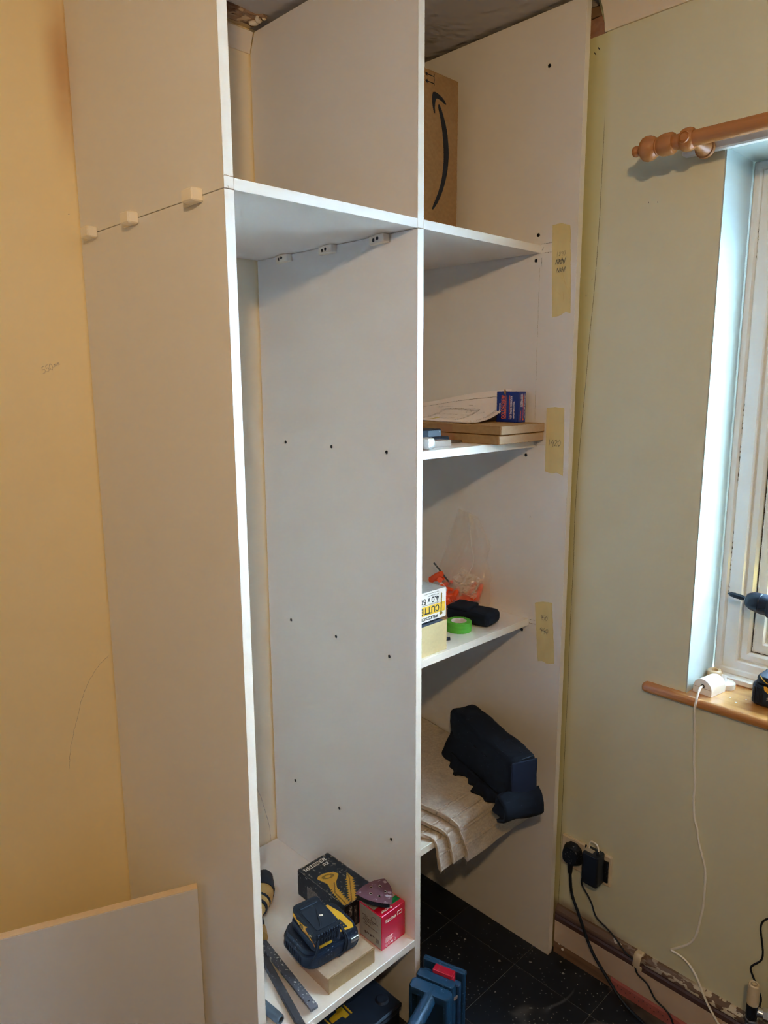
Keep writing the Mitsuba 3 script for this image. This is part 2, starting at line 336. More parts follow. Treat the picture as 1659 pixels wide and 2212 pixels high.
for nm, b in (('reveal', (XW + .0005, 1.06, WY1 - .003, WY1 + .001, WZ0 + .01, WZ1)), ('reveal', (XW + .0005, 1.06, WY1, WY0, WZ1 - .003, WZ1 + .001)), ('reveal', (XW + .0005, 1.06, WY0 - .001, WY0 + .003, WZ0 + .01, WZ1))):
    x0, x1, y0, y1, z0, z1 = b; part(wr, nm, bx(x0, x1, min(y0, y1), max(y0, y1), z0, z1), 'reveal_white', label='white painted window reveal')
for (z0, z1, m, dx) in ((2.3235, 2.3615, 'brick', .004), (2.366, 2.388, 'brick_tan', .009), (2.391, 2.404, 'grey_print', .012)):
    b_ = trimesh.creation.box(extents=(.02, .060, z1 - z0)).subdivide().subdivide()
    b_.vertices += (RNG.random(b_.vertices.shape) - .5) * .0022; b_.apply_translation((XW + .009 + dx, -.094, (z0 + z1) / 2))
    part(wr, 'brick', b_, m, label='bare brick behind the cut coving')
part(wr, 'mortar', bx(XW + .022, XW + .031, -.128, -.06, 2.322, ZC - .001), 'mortar')
# little paint chips and pencil dots
def blob(cy, cz, a, b, ang): return affinity.rotate(affinity.scale(Point(cy, cz).buffer(1, quad_segs=3), a, b), ang, origin=(cy, cz))
chips = [blob(-.1095, 2.2958, .0012, .0045, -35), blob(-.1005, 2.2880, .001, .004, -35), blob(-.2474, 1.9493, .0008, .0022, -20), blob(-.2686, 1.9458, .0008, .002, -20), blob(-.118, 1.80, .0006, .0018, 30), blob(-.1045, 1.765, .0008, .0012, 0), blob(-.16, 1.83, .001, .001, 0)]
part(wr, 'chip', frame(prism(shapely.union_all(chips), .0004), (XW - .0003, 0, 0), (0, 1, 0), (0, 0, 1)), 'pencil', label='small dark chips in the paint')
# pencilled figure on the cream wall
notes = scribble('550', .0135, 0, 0, .0007) + scribble('mm', .011, .028, .004, .0006)
part('wall_back', 'pencil_note', frame(prism(affinity.rotate(shapely.union_all(notes), 22, origin=(0, 0)), .0003), (-.1005, DB - .0001, 1.586), (1, 0, 0), (0, 0, 1)), 'pencil_faint', label='pencilled 550 mm')
crack = [(-.007, .94), (-.042, .911), (-.073, .863), (-.094, .802), (-.107, .762), (-.118, .697)]
crk = [(float(a), float(b)) for a, b in spline(np.c_[np.array(crack), np.zeros(6)], 40)[:, :2] + np.c_[RNG.random(40) - .5, RNG.random(40) - .5] * .002]
crack2 = [(.383, .438), (.398, .40), (.410, .352), (.418, .32), (.424, .29), (.426, .2505)]
part('wall_back', 'crack', frame(prism(shapely.union_all([stroke(crk, .0005), stroke(crack2, .0008), stroke([(-.021, 1.9128), (-.0205, 1.9132)], .002)]), .0003), (0, DB - .0002, 0), (1, 0, 0), (0, 0, 1)), 'pencil_faint', label='hairline crack')
# coving: a thin cut piece between the uprights, a full one along the window wall
struct('trim_1', at(cat(trimesh.creation.extrude_polygon(Polygon([(0, 0), (.004, 0), (.021, .044), (.015, .046), (0, .040)]), .425, engine='earcut')), (0, 0, 0)), 'plaster_white', label='cut remnant of white coving at the top of the back wall')
_m = trimesh.creation.extrude_polygon(Polygon([(0, 0), (.004, 0), (.021, .042), (.015, .046), (0, .046)]), .425, engine='earcut')
scene['trim_1'] = mikit.ply(frame(_m, (.0185, DB, 2.3465), (0, -1, 0), (0, 0, 1)).apply_translation((.425, 0, 0)), 'plaster_white')
prof = [(0, 0), (.006, -.001)]
for k in range(9):
    t = k / 8 * math.pi / 2; prof.append((.008 + .076 * (1 - math.cos(t)), .004 + .074 * math.sin(t)))
prof += [(.088, .081), (0, .081)]
cov = trimesh.creation.extrude_polygon(Polygon(prof), 2.32, engine='earcut')
struct('trim_2', frame(cov, (XW, -.126 - 2.32, 2.3235), (-1, 0, 0), (0, 0, 1)), 'plaster_white', smooth=25, label='white coving along the top of the green wall, cut off beside the tall panel')
# broken plaster on the ceiling
rough = Polygon([(.02, .470), (.08, .476), (.15, .466), (.22, .481), (.27, .474), (.3425, .4853), (.3751, .4859), (.4021, .4891), (.4214, .4902), (.4300, .4775), (.4440, .4800), (.4445, .5428), (.4245, .5401), (.4009, .538), (.36, .541), (.30, .537), (.2, .541), (.1, .537), (.02, .541)])
rm = trimesh.creation.extrude_polygon(rough.segmentize(.012), .004, engine='earcut').subdivide_to_size(.012)
rm.vertices[:, 2] += (meshkit.fbm(rm.vertices * 60, 3) - .5) * .010 * (rm.vertices[:, 2] < .002); rm.apply_translation((0, 0, ZC - .004))
part('ceiling', 'broken_plaster', rm, 'plaster_rough', label='broken brown plaster where the coving was torn off')
part('ceiling', 'old_paint', bx(.02, .445, .5415, DB - .0005, ZC - .0022, ZC + .001), 'paint_back', label='strip of old yellow paint')
for cx, cy, s_, an in ((.433, .500, .011, 20), (.440, .516, .013, -30), (.425, .494, .008, 60), (.441, .486, .006, 10), (.31, .489, .006, 40)):
    c_ = trimesh.creation.icosphere(2, 1.0); c_.vertices *= (1 + .6 * (meshkit.noise(c_.vertices * 2.2 + cx * 90) - .5))[:, None]; c_.vertices *= np.array([s_, s_ * .55, s_ * .5])
    part('ceiling', 'plaster_lump', at(c_, (min(cx, .445 - s_), cy, ZC - .006), an), 'plaster_white', smooth=40)

# skirting on the window wall
sk = struct('baseboard_right', None, None)
def run(poly, y0, y1): return frame(trimesh.creation.extrude_polygon(Polygon(poly), y0 - y1, engine='earcut'), (XW, y1, 0), (-1, 0, 0), (0, 0, 1))
part(sk, 'moulding', run([(0, .1), (.0155, .1), (.0155, .112), (.0125, .117), (.0155, .122), (.0135, .132), (.006, .142), (0, .143)], -.101, YF + .01), 'skirt_chip', label='dark stained moulding with chipped paint')
part(sk, 'board', run([(0, .034), (.0150, .034), (.0150, .1), (0, .1)], -.101, YF + .01), 'skirt_white', label='pale painted face')
part(sk, 'base_strip', run([(0, 0), (.0152, 0), (.0152, .033), (0, .034)], -.101, -.274), 'skirt_brown', label='bare brown strip')
part(sk, 'base_strip', run([(0, 0), (.0165, 0), (.0165, .026), (.013, .033), (0, .034)], -.274, YF + .01), 'skirt_red', label='red strip with nail holes')
nails = [trimesh.creation.icosphere(1, .0016).apply_translation((XW - .0160, y + .002 * math.sin(k * 7), .012 + .010 * ((k * 37) % 10) / 10)) for k, y in enumerate(np.arange(-.285, -.60, -.011))]
part(sk, 'nail_hole', cat(*nails), 'rubber', kind='stuff')
for y, z, s_ in ((-.129, .0235, .0042), (-.118, .033, .002), (-.372, .0170, .0035), (-.28, .138, .005), (-.276, .144, .003), (-.293, .139, .003), (-.36, .0100, .003)):
    part(sk, 'paint_blob', trimesh.creation.icosphere(2, 1).apply_scale((.25 * s_, s_, s_)).apply_translation((XW - (.0155 if z < .1 else .0125), y, z)), 'white_print', smooth=True)

# ------------------------------------------------------------------ window
wn = struct('window_1', None, None)
fx0, fx1 = 1.058, 1.125
def ring_frame(y0, y1, z0, z1, w, x0, x1, r): # four mitred rails
    out = []
    P = [(y0, z0), (y1, z0), (y1, z1), (y0, z1)]; Q = [(y0 + w, z0 + w), (y1 - w, z0 + w), (y1 - w, z1 - w), (y0 + w, z1 - w)]
    for k in range(4):
        a, b, c, d = P[k], P[(k + 1) % 4], Q[(k + 1) % 4], Q[k]
        cx, cz = np.mean([a, b, c, d], axis=0)
        v = []
        for (y, z), rr in ((a, 1), (b, 1), (c, 0), (d, 0)): v += [(x0 + r, y, z), (x1, y, z)]
        for (y, z) in (a, b, c, d): v.append((x0, y + (cx - y) * .06 if k % 2 == 0 else y + (cx - y) * .06 * 3, z + (cz - z) * (.06 * 3 if k % 2 == 0 else .06)))
        v = np.array(v)
        # inset only across the rail so that the mitres stay closed
        t = v[8:]
        for i, (y, z) in enumerate((a, b, c, d)):
            o_ = [(y0 + y1) / 2, (z0 + z1) / 2]; sg = 1 if i < 2 else -1
            t[i] = (x0, y + sg * r * (1 if y < o_[0] else -1), z + sg * r * (1 if z < o_[1] else -1))
        v[8:] = t
        out.append(trimesh.convex.convex_hull(v))
    return out
oy0, oy1, oz0, oz1 = WY0 + .002, WY1 - .006, .876, WZ1 - .004
for m in ring_frame(oy0, oy1, oz0, oz1, .018, fx0, fx1, .004): part(wn, 'bead', m, 'upvc')
for m in ring_frame(oy0 + .018, oy1 - .018, oz0 + .004, oz1 - .018, .033, fx0 + .003, fx1, .003): part(wn, 'frame', m, 'upvc_dirty', label='white plastic frame with black mildew specks')
for m in ring_frame(oy0 + .051, oy1 - .051, oz0 + .037, oz1 - .051, .024, fx0 + .010, fx1, .006): part(wn, 'frame', m, 'upvc')
for m in ring_frame(oy0 + .075, oy1 - .075, oz0 + .061, oz1 - .075, .003, fx0 + .022, fx1, .0005): part(wn, 'gasket', m, 'rubber', label='black rubber seal')
for m in ring_frame(oy0 + .078, oy1 - .078, oz0 + .064, oz1 - .078, .026, fx0 + .014, fx1 - .008, .004): part(wn, 'sash', m, 'upvc')
for m in ring_frame(oy0 + .104, oy1 - .104, oz0 + .090, oz1 - .104, .022, fx0 + .022, fx1 - .012, .008): part(wn, 'sash', m, 'upvc')
ym = (oy0 + oy1) / 2
part(wn, 'pane', bx(fx0 + .044, fx0 + .0445, oy0 + .12, oy1 - .12, oz0 + .105, oz1 - .12), 'pane_glass', label='clear glass pane')
part(wn, 'sill_board', bx(1.040, 1.075, WY0 + .004, WY1 - .004, .8615, .877, .003), 'upvc')
struct('trim_3', cat(rbox(.1625, 1.414, .0225, .009, 3).apply_translation((.8975 + .08125, (WY0 + WY1) / 2 - .0, .861 - .01125))), 'sill_oak', smooth=30, label='varnished oak window board with rounded nose')
scene['trim_3'] = mikit.ply(rbox(.168, 1.412, .0225, .009, 3).apply_translation((.8985 + .084, (-.307 - 1.719) / 2, .861 - .01125)), 'sill_oak', 30)
for x, y, s_ in ((.945, -.507, .0018), (.960, -.489, .0012), (.975, -.518, .0011)):
    part('trim_3', 'paint_spot', trimesh.creation.icosphere(2, 1).apply_scale((s_, s_ * 1.5, .0004)).apply_translation((x, y, .8612)), 'white_print', smooth=True)
# flaking filler round the nose of the board
fl = trimesh.creation.box(extents=(.006, 1.40, .004)).subdivide_to_size(.012); fl.vertices += (RNG.random(fl.vertices.shape) - .5) * np.array([.003, .001, .004]); fl.apply_translation((XW - .002, -1.012, .8375))
part('trim_3', 'filler', fl, 'plaster_white', label='ragged filler below the board')
# world outside: lawn only
struct('floor_outside', bx(2.2, 42, -30, 30, -3.2, -3.0), 'grey_print')

# ------------------------------------------------------------------ pendant lamp (its own light; hangs behind the photographer)
lamp = thing('pendant_lamp', 'bare warm bulb hanging from the ceiling on a white flex', 'lamp')
part(lamp, 'ceiling_rose', at(lathe([(0, 0), (.045, 0), (.042, -.012), (.015, -.022), (0, -.022)]), (LAMP[0], LAMP[1], ZC)), 'white_plastic', 30)
part(lamp, 'flex', tube([(LAMP[0], LAMP[1], ZC - .02), (LAMP[0], LAMP[1], LAMP[2] + .09)], .003, 8), 'white_plastic', 30)
part(lamp, 'holder', at(lathe([(0, .1), (.012, .098), (.018, .085), (.019, .040), (.016, .034), (0, .034)]), LAMP), 'white_plastic', 30)
k_ = part(lamp, 'bulb', at(trimesh.creation.icosphere(3, .036), LAMP), 'white_plastic', True)
scene[k_]['emitter'] = {'type': 'area', 'radiance': rgb(LAMP_RGB)}

# ------------------------------------------------------------------ the half-built wardrobe
wd = thing('wardrobe', 'unfinished white fitted wardrobe of tall panels and shelves without doors', 'wardrobe')
def upright(x, y0, z0, z1, m='board_face', back=D, poly=None):
    """an upright panel; the face board and its white front lipping"""
    b = bx(x, x + TH, y0 + .0012, back, z0, z1, .0004) if poly is None else frame(trimesh.creation.extrude_polygon(Polygon(poly), TH, engine='earcut'), (x, 0, 0), (0, 1, 0), (0, 0, 1))
    return b
def lipping(x, y0, z0, z1): return bx(x, x + TH, y0, y0 + .0012, z0, z1, .0003)
topcut = lambda y0: [(y0 + .0012, ZA + .0008), (D, ZA + .0008), (D, 2.348), (D - .019, ZT), (y0 + .0012, ZT)]
lowpoly = lambda y0, z1: [(y0 + .0012, .0005), (D - .022, .0005), (D - .022, .15), (D, .15), (D, z1), (y0 + .0012, z1)]
for x, nm in ((0, 'left'), (X2, 'middle')):
    k = part(wd, 'side_panel', upright(x, 0, 0, 0, poly=lowpoly(0, ZA - .0008)), 'board_face')
    part(k, 'front_edge', lipping(x, 0, .0005, ZA - .0008), 'board_edge')
    k = part(wd, 'upper_side_panel', upright(x, 0, 0, 0, poly=topcut(0)), 'board_face')
    part(k, 'front_edge', lipping(x, 0, ZA + .0008, ZT), 'board_edge')
k = part(wd, 'end_panel', upright(X3, E0, 0, 0, poly=[(E0 + .0012, .0005), (.53, .0005), (.53, .15), (D, .15), (D, 2.34), (D - .03, 2.396), (E0 + .0012, 2.396)]), 'board_face', label='tall full height panel beside the green wall')
part(k, 'front_edge', lipping(X3, E0, .0105, 2.396), 'board_edge')
def shelf(x0, x1, z, y0=0):
    k = part(wd, 'shelf', bx(x0 + .0003, x1 - .0003, y0 + .0012, D - .001, z - TH, z, .0004), 'board_face')
    part(k, 'front_edge', bx(x0 + .0003, x1 - .0003, y0, y0 + .0012, z - TH, z, .0003), 'board_edge')
    return k
shelf(TH, X2, ZA + TH); shelf(X2 + TH, X3, ZA + TH); shelf(TH, X2, ZB)
for z in (Z14, Z95, Z48): shelf(X2 + TH, X3, z)
# screws
for y, z in ((.4585, 1.4153), (.2779, 1.4147), (.0912, 1.4139), (.4564, .9418), (.2728, .9425), (.0845, .9429), (.4583, .4741), (.2714, .4738), (.0802, .4781)):
    part(wd, 'screw', frame(lathe([(0, .0004), (.0016, .0004), (.0020, .0010), (.0036, .0008), (.0041, 0), (0, 0)], 16), (X2, y, z), (0, 0, 1), (0, 1, 0)), 'screw_dark', 30)
for y, z in ((-.0072, 2.279), (.0083, 1.9111), (.0126, 1.8531), (.0247, 1.3803), (.021, .9151)):
    part(wd, 'screw', frame(lathe([(0, .0004), (.0016, .0004), (.0020, .0010), (.0038, .0008), (.0044, 0), (0, 0)], 16), (X3, y, z), (0, 0, 1), (0, 1, 0)), 'screw_dark', 30)
# white plastic joint blocks: a low flange with a screw and a tall block with a screw; in the photo they stand on the seam
def block(xf, sy, yc, zc, h=.019, tall=.013, low=.0075, L=(.026, .026)):
    """xf: face x; they project towards -x"""
    y1 = yc
    k = part(wd, 'joint_block', cat(bx(xf - low, xf - .0002, y1, y1 + L[0], zc - h / 2, zc + h / 2, .0012), bx(xf - tall, xf - .0002, y1 - L[1], y1 + .0005, zc - h / 2, zc + h / 2, .0022)), 'block_white')
    for yy, d in ((y1 + L[0] * .55, low), (y1 - L[1] * .10 + .0, None)):
        if d is None: o_ = (xf - low * 1.55, y1 + .0012, zc); n_ = ((1, 0, 0), (0, 0, 1))
        else: o_ = (xf - d, yy, zc); n_ = ((0, 0, 1), (0, 1, 0))
        part(k, 'screw', frame(lathe([(0, .0003), (.0014, .0003), (.0018, .0008), (.0034, .0004), (.0034, -.002), (0, -.002)], 12), o_, *n_), 'screw_dark', 30)
for yc, dep in ((.096, 1), (.325, 1), (.506, 1)): block(0, 1, yc, ZA - .0005, h=.021, tall=.022, low=.006, L=(.024, .034))
def under_block(yc):
    zc, x1 = ZA - .0095, X2 - .0003
    k = part(wd, 'joint_block', cat(bx(x1 - .010, x1, yc - .002, yc + .024, zc - .0085, zc + .009, .0012), bx(x1 - .018, x1, yc - .029, yc + .0, zc - .0085, zc + .009, .0016)), 'block_white')
    for yy, d in ((yc + .010, .010), (yc - .010, .018)):
        part(k, 'screw', frame(lathe([(0, .0003), (.0014, .0003), (.0018, .0010), (.0036, .0006), (.0036, -.002), (0, -.002)], 12), (x1 - d, yy, zc), (0, 0, 1), (0, 1, 0)), 'screw_dark', 30)
for yc in (.108, .276, .4405): under_block(yc)
# pencil marks
pl = [stroke([(-.002, ZA + .0205), (-.033, ZA + .0200)], .0007), stroke([(-.002, ZA - .0005), (-.031, ZA - .001)], .0006), stroke([(-.004, 1.857), (-.005, 1.838)], .0006), stroke([(-.008, ZA + .012), (-.004, ZA + .006)], .0008),
      stroke([(-.001, Z95 - .012), (-.030, Z95 - .010)], .0006), stroke([(-.001, Z95 - .002), (-.022, Z95 - .001)], .0005), stroke([(.0062, 1.2215), (.0065, 1.2262)], .0007), stroke([(-.002, 1.408), (-.032, 1.409)], .0004)]
for dy in (-.003, -.0065): pl += [stroke([(dy, 1.405), (dy - .0015, 1.4085)], .0007), stroke([(dy, 1.412), (dy - .0015, 1.4155)], .0007)]
part(wd, 'pencil_mark', frame(prism(shapely.union_all(pl), .0002), (X3 - .0001, 0, 0), (0, -1, 0), (0, 0, 1)).apply_transform(np.diag([1, 1, 1, 1])), 'pencil')
scene[wd + '__pencil_mark'] = mikit.ply(frame(prism(affinity.scale(shapely.union_all(pl), -1, 1, origin=(0, 0)), .0002), (X3 - .0001, 0, 0), (0, -1, 0), (0, 0, 1)), 'pencil')
part(wd, 'pencil_line', frame(prism(shapely.union_all([stroke([(-.0015, 1.835), (-.0015, 1.47)], .0004)]), .0002), (X3 - .0001, 0, 0), (0, -1, 0), (0, 0, 1)), 'pencil_faint')
part(wd, 'pencil_mark', frame(prism(shapely.union_all([stroke([(.0005, ZA + .0186), (.006, ZA + .0195), (.012, ZA + .0188), (.0178, ZA + .0190)], .0012), stroke([(.001, ZA + .0196), (.007, ZA + .0186)], .0007), stroke([(.007, ZA + .004), (.0085, ZA + .0015), (.0085, ZA - .001)], .0008)]), .0002), (0, -.0001, 0), (1, 0, 0), (0, 0, 1)), 'pencil_faint')

# masking tape with heights, stuck on the tall panel
def tape(pts, lab, texts, folds):
    k = thing('masking_tape', lab, 'tape', 'masking tape strips on the tall panel')
    P = Polygon(pts); c = np.array(P.exterior.coords)[:-1]
    P = P.segmentize(.004)
    q = [(a + (0 if abs(a - P.bounds[0]) < .004 or abs(a - P.bounds[2]) < .004 else .0006 * math.sin(a * 2600)), b) for a, b in P.exterior.coords]
    f = lambda m: frame(m, (X3 - .0002, 0, 0), (0, -1, 0), (0, 0, 1))
    part(k, 'strip', f(prism(affinity.scale(Polygon(q).buffer(0), -1, 1, origin=(0, 0)), .0003)), 'tape_cream')
    if folds: part(k, 'crease', f(prism(affinity.scale(shapely.union_all([stroke(s_, w) for s_, w in folds]), -1, 1, origin=(0, 0)), .0013)), 'tape_cream')
    m = prism(shapely.union_all(texts), .0002); m.apply_translation((0, 0, .00035))
    part(k, 'handwriting', f(m), 'ink', label='handwritten figures')
y = lambda v: -v
def zig(x0, x1, z0, z1, n=7): return [(x0 + (x1 - x0) * i / n, (z0, z1)[i % 2] + .002 * math.sin(i * 3)) for i in range(n + 1)]
tape([(-.0308, 1.928), (-.055, 1.9295), (-.0793, 1.921), (-.0855, 1.80), (-.0887, 1.7228), (-.076, 1.7275), (-.058, 1.7190), (-.0384, 1.7165), (-.0335, 1.83)], 'cream masking tape strip marked 1890, highest of the three',
     scribble('1890', .0100, .0440, 1.856, .0005) + scribble('1895', .010, .0440, 1.838, .0005) + scribble('1897', .010, .0455, 1.8185, .0005) + [stroke(zig(.0420, .0690, 1.838, 1.848), .0009), stroke(zig(.0455, .0690, 1.820, 1.829), .0008), stroke(zig(.044, .071, 1.842, 1.851, 5), .0008)],
     [([(-.063, 1.815), (-.070, 1.792), (-.081, 1.772)], .0022), ([(-.036, 1.785), (-.050, 1.776), (-.060, 1.766)], .0018), ([(-.066, 1.774), (-.067, 1.752)], .0014)])
tape([(-.0324, 1.5007), (-.055, 1.5035), (-.082, 1.5019), (-.0845, 1.42), (-.0854, 1.3369), (-.068, 1.343), (-.052, 1.3395), (-.0338, 1.3446)], 'cream masking tape strip marked 1420, beside the stacked flat boxes',
     scribble('1420', .0150, .0385, 1.4085, .0008), [])
tape([(-.0174, .9982), (-.04, 1.006), (-.0684, 1.0095), (-.0760, .93), (-.0822, .8484), (-.060, .842), (-.045, .846), (-.0321, .8416)], 'cream masking tape strip marked 950, lowest of the three',
     scribble('950', .0120, .0350, .9575, .0006) + scribble('940', .0140, .0345, .9225, .0007) + [stroke([(.034, .930), (.062, .926)], .0006)], [])

# ------------------------------------------------------------------ loose white board leaning at the left
ux = np.array([.927, -.375, 0]); ux /= np.linalg.norm(ux)
lb = thing('loose_panel', 'loose white board standing against the left side of the wardrobe', 'board')
b0 = np.array([-.0062, .2045, 0.0])
Ml = frame(bx(-.80, 0, 0, .5335, 0, .0175, .0004), b0 + np.array([0, 0, .0005]), ux, (0, 0, 1))
part(lb, 'board', Ml, 'board_face')
part(lb, 'top_edge', frame(bx(-.80, 0, .5335, .5350, 0, .0175, .0003), b0 + np.array([0, 0, .0005]), ux, (0, 0, 1)), 'board_cut', label='cream cut edge')
# ------------------------------------------------------------------ things on the lowest shelf of the left bay
EPS = .0004
# kraft box under the charger
k = thing('cardboard_box', 'small flat kraft cardboard box lying under the battery charger', 'box')
Fk = lambda m: at(m, (.196, .0235, ZB + EPS), -2)
part(k, 'tray', Fk(bx(.0012, .1335, .0012, .118, 0, .034, .0008)), 'kraft')
part(k, 'lid', Fk(bx(0, .1345, .0035, .120, .0342, .038, .0008)), 'kraft')
part(k, 'front_flap', Fk(bx(.0003, .1345, 0, .0014, .0005, .0372, .0005)), 'kraft_dark')

# black screw box with gold screws printed on it
k = thing('screw_box', 'worn black screw box printed with two gold screws, lying on the lowest shelf', 'box')
rx0, rx1, ry0, ry1, rz = .3435, .4452, .1345, .3225, .0705
part(k, 'carton', bx(rx0, rx1, ry0, ry1, ZB + EPS, ZB + rz, .0012), 'black_card')
top = lambda polys, m, nm, lab=None: part(k, nm, decal(polys, (rx0, ry0, ZB + rz), (1, 0, 0), (0, 1, 0)), m, label=lab)
W_, H_ = rx1 - rx0, ry1 - ry0
rag = lambda x0, y0, x1, y1, w: Polygon([(x0 + (x1 - x0) * i / 24 - (y1 - y0) * 0, y0 + (y1 - y0) * i / 24) for i in range(25)]).buffer(0) if False else LineString([(x0 + (x1 - x0) * i / 30, y0 + (y1 - y0) * i / 30) for i in range(31)]).buffer(w)
edges = shapely.union_all([LineString([(x0 + (x1 - x0) * i / 40 + RNG.normal() * .0006, y0 + (y1 - y0) * i / 40 + RNG.normal() * .0006) for i in range(41)]).buffer(.0011, quad_segs=1) for x0, y0, x1, y1 in ((.001, .001, .001, H_ - .001), (.001, .001, W_ - .001, .001), (W_ - .001, .001, W_ - .001, H_ - .001), (.001, H_ - .001, W_ - .001, H_ - .001))]).intersection(R(0, 0, W_, H_))
top([edges], 'worn_edge', 'worn_edge', 'scuffed pale edges')
part(k, 'lettering', frame(cat(fit_text('REISSER', .070, .0125, .011, H_ - .0215), fit_text('R2', .017, .0105, .060, H_ - .038)), (rx0, ry0, ZB + rz), (1, 0, 0), (0, 1, 0)), 'white_print', label='white lettering REISSER R2')
# screw one: wide countersunk head at the back left, shank running to the front right
def thread(axis0, axis1, w, n, amp):
    a, b = np.array(axis0), np.array(axis1); d = (b - a) / np.linalg.norm(b - a); nrm = np.array([-d[1], d[0]])
    L = np.linalg.norm(b - a); l, r_ = [], []
    for i in range(2 * n + 1):
        t = i / (2 * n); taper = 1
        l.append(a + d * L * t + nrm * (w + (amp if i % 2 else 0))); r_.append(a + d * L * min(1, t + .25 / n) - nrm * (w + (amp if i % 2 else 0)))
    return Polygon(l + r_[::-1]).buffer(0)
hx, hy = .040, .113
head = affinity.rotate(affinity.scale(Point(0, 0).buffer(.024, quad_segs=8), 1.15, .62), -25, origin=(0, 0)); head = affinity.translate(head, hx, hy)
neck = Polygon([(hx - .024, hy + .004), (hx + .026, hy - .012), (hx + .002, hy - .030), (.030, .066), (.013, .071), (hx - .019, hy - .022)])
shank = thread((.0215, .070), (.0075, .004), .0062, 8, .0056).intersection(R(.0015, .0015, W_, H_))
top([shapely.union_all([head, neck, shank])], 'gold_print', 'screw_print', 'gold screw picture')
part(k, 'screw_print_shade', decal([affinity.translate(affinity.scale(affinity.translate(head, -hx, -hy), .62, .55), hx, hy).difference(affinity.translate(affinity.scale(affinity.translate(head, -hx, -hy), .3, .3), hx, hy)), LineString([(hx - .004, hy - .03), (.014, .055), (.008, .008)]).buffer(.0016)], (rx0, ry0, ZB + rz), (1, 0, 0), (0, 1, 0), off=.0004), 'gold_dark')
tip = Polygon([(.084, .090), (.0725, .072), (.080, .069)])
s2 = thread((.077, .072), (.026, .0015), .0060, 10, .0066).intersection(R(.0015, .0015, W_, H_))
top([shapely.union_all([s2, Polygon([(.0855, .092), (.068, .074), (.083, .064)])])], 'gold_print', 'screw_print', 'gold threaded screw tip picture')
part(k, 'screw_print_shade', decal([LineString([(.083, .086), (.075, .069), (.022, .001)]).buffer(.0013).intersection(R(0, .001, W_, H_))], (rx0, ry0, ZB + rz), (1, 0, 0), (0, 1, 0), off=.0004), 'gold_dark')
# left side: small grey print, front end: white and black label
rows = [R(.006, .010 + .004 * i, .018 + .035 * ((i * 7) % 4) / 4 + .03, .0118 + .004 * i) for i in range(9)]
part(k, 'small_print', decal(rows, (rx0, ry0 + .155, ZB + EPS), (0, -1, 0), (0, 0, 1)), 'grey_print', kind='stuff')
e_ = [R(.012 + .0165 * i, .006, .021 + .0165 * i, .062 - .007 * (i % 2)) for i in range(5)]
part(k, 'end_label', decal(e_, (rx0, ry0, ZB + EPS), (1, 0, 0), (0, 0, 1)), 'worn_edge', label='pale panels of the scuffed end label')
part(k, 'end_lettering', frame(cat(fit_text('R2', .018, .012, .060, .040), fit_text('REISSER', .042, .007, .012, .028)), (rx0, ry0 - .0004, ZB + EPS), (1, 0, 0), (0, 0, 1)), 'black_print')

# red fischer box
k = thing('plug_box', 'red and grey carton of wall plugs beside the middle upright, under the sanding pad', 'box')
fx, fX, fy, fY, fh = .3645, .4435, .0305, .1085, .0905
part(k, 'carton', bx(fx, fX, fy, fY, ZB + EPS, ZB + fh, .0012), 'red_card')
fr = lambda m: frame(m, (fx, fy, ZB + EPS), (1, 0, 0), (0, 0, 1))
part(k, 'lettering', fr(cat(fit_text('fischer', .037, .0105, .012, .0655), *[(lambda m: (m.apply_translation((0, 0, .0001)), m)[1])(prism(q, .0003)) for q in (R(.0515, .0665, .068, .0765).difference(R(.0528, .0680, .0667, .0750)),)])), 'white_print', label='white lettering fischer')
sp_ = [R(.012, .026 - .0028 * i, .012 + .026 - .004 * (i % 3), .0272 - .0028 * i) for i in range(5)]
sp_ += [Point(.0150 + .0095 * i, .0078).buffer(.0033, quad_segs=4).difference(Point(.0150 + .0095 * i, .0078).buffer(.0022 if i != 2 else .0012, quad_segs=3)) for i in range(4)]
part(k, 'small_print', fr(cat(*[(lambda m: (m.apply_translation((0, 0, .0001)), m)[1])(prism(q, .0002)) for q in sp_])), 'white_print', kind='stuff')
lf = lambda m: frame(m, (fx, fY, ZB + EPS), (0, -1, 0), (0, 0, 1))
wf = fY - fy
part(k, 'side_panel', lf(bx(.003, wf - .002, .003, fh - .003, .0001, .0004)), 'grey_card', label='grey side panel')
lines = [R(.012 + .004 * ((i * 5) % 3), .064 - .0045 * i, .030 + .012 * ((i * 7) % 4), .0655 - .0045 * i) for i in range(6)] + [Point(.052, .067).buffer(.0085).difference(Point(.052, .067).buffer(.0076))]
lines += [affinity.rotate(R(.020 + .009 * i, .018 + .003 * (i % 2), .0265 + .009 * i, .024), 20 * (-1) ** i) for i in range(4)] + [R(.060 + .0036 * i, .012, .0617 + .0036 * i, .0235) for i in range(3)]
part(k, 'small_print', lf(cat(*[(lambda m: (m.apply_translation((0, 0, .0005)), m)[1])(prism(q, .0002)) for q in lines])), 'skirt_dark', kind='stuff')
tf = lambda m: frame(m, (fx, fy, ZB + fh), (1, 0, 0), (0, 1, 0))
part(k, 'top_panel', tf(bx(.003, .076, .030, .074, .0001, .0004)), 'grey_card')
part(k, 'top_stripe', tf(bx(.046, .0755, .0135, .029, .0001, .0005)), 'green_print', label='green stripe')
part(k, 'top_lettering', frame(cat(fit_text('fischer', .033, .0085, .0, .0)), (fx + .042, fy + .0145, ZB + fh), (-1, 0, 0), (0, -1, 0)), 'white_print')

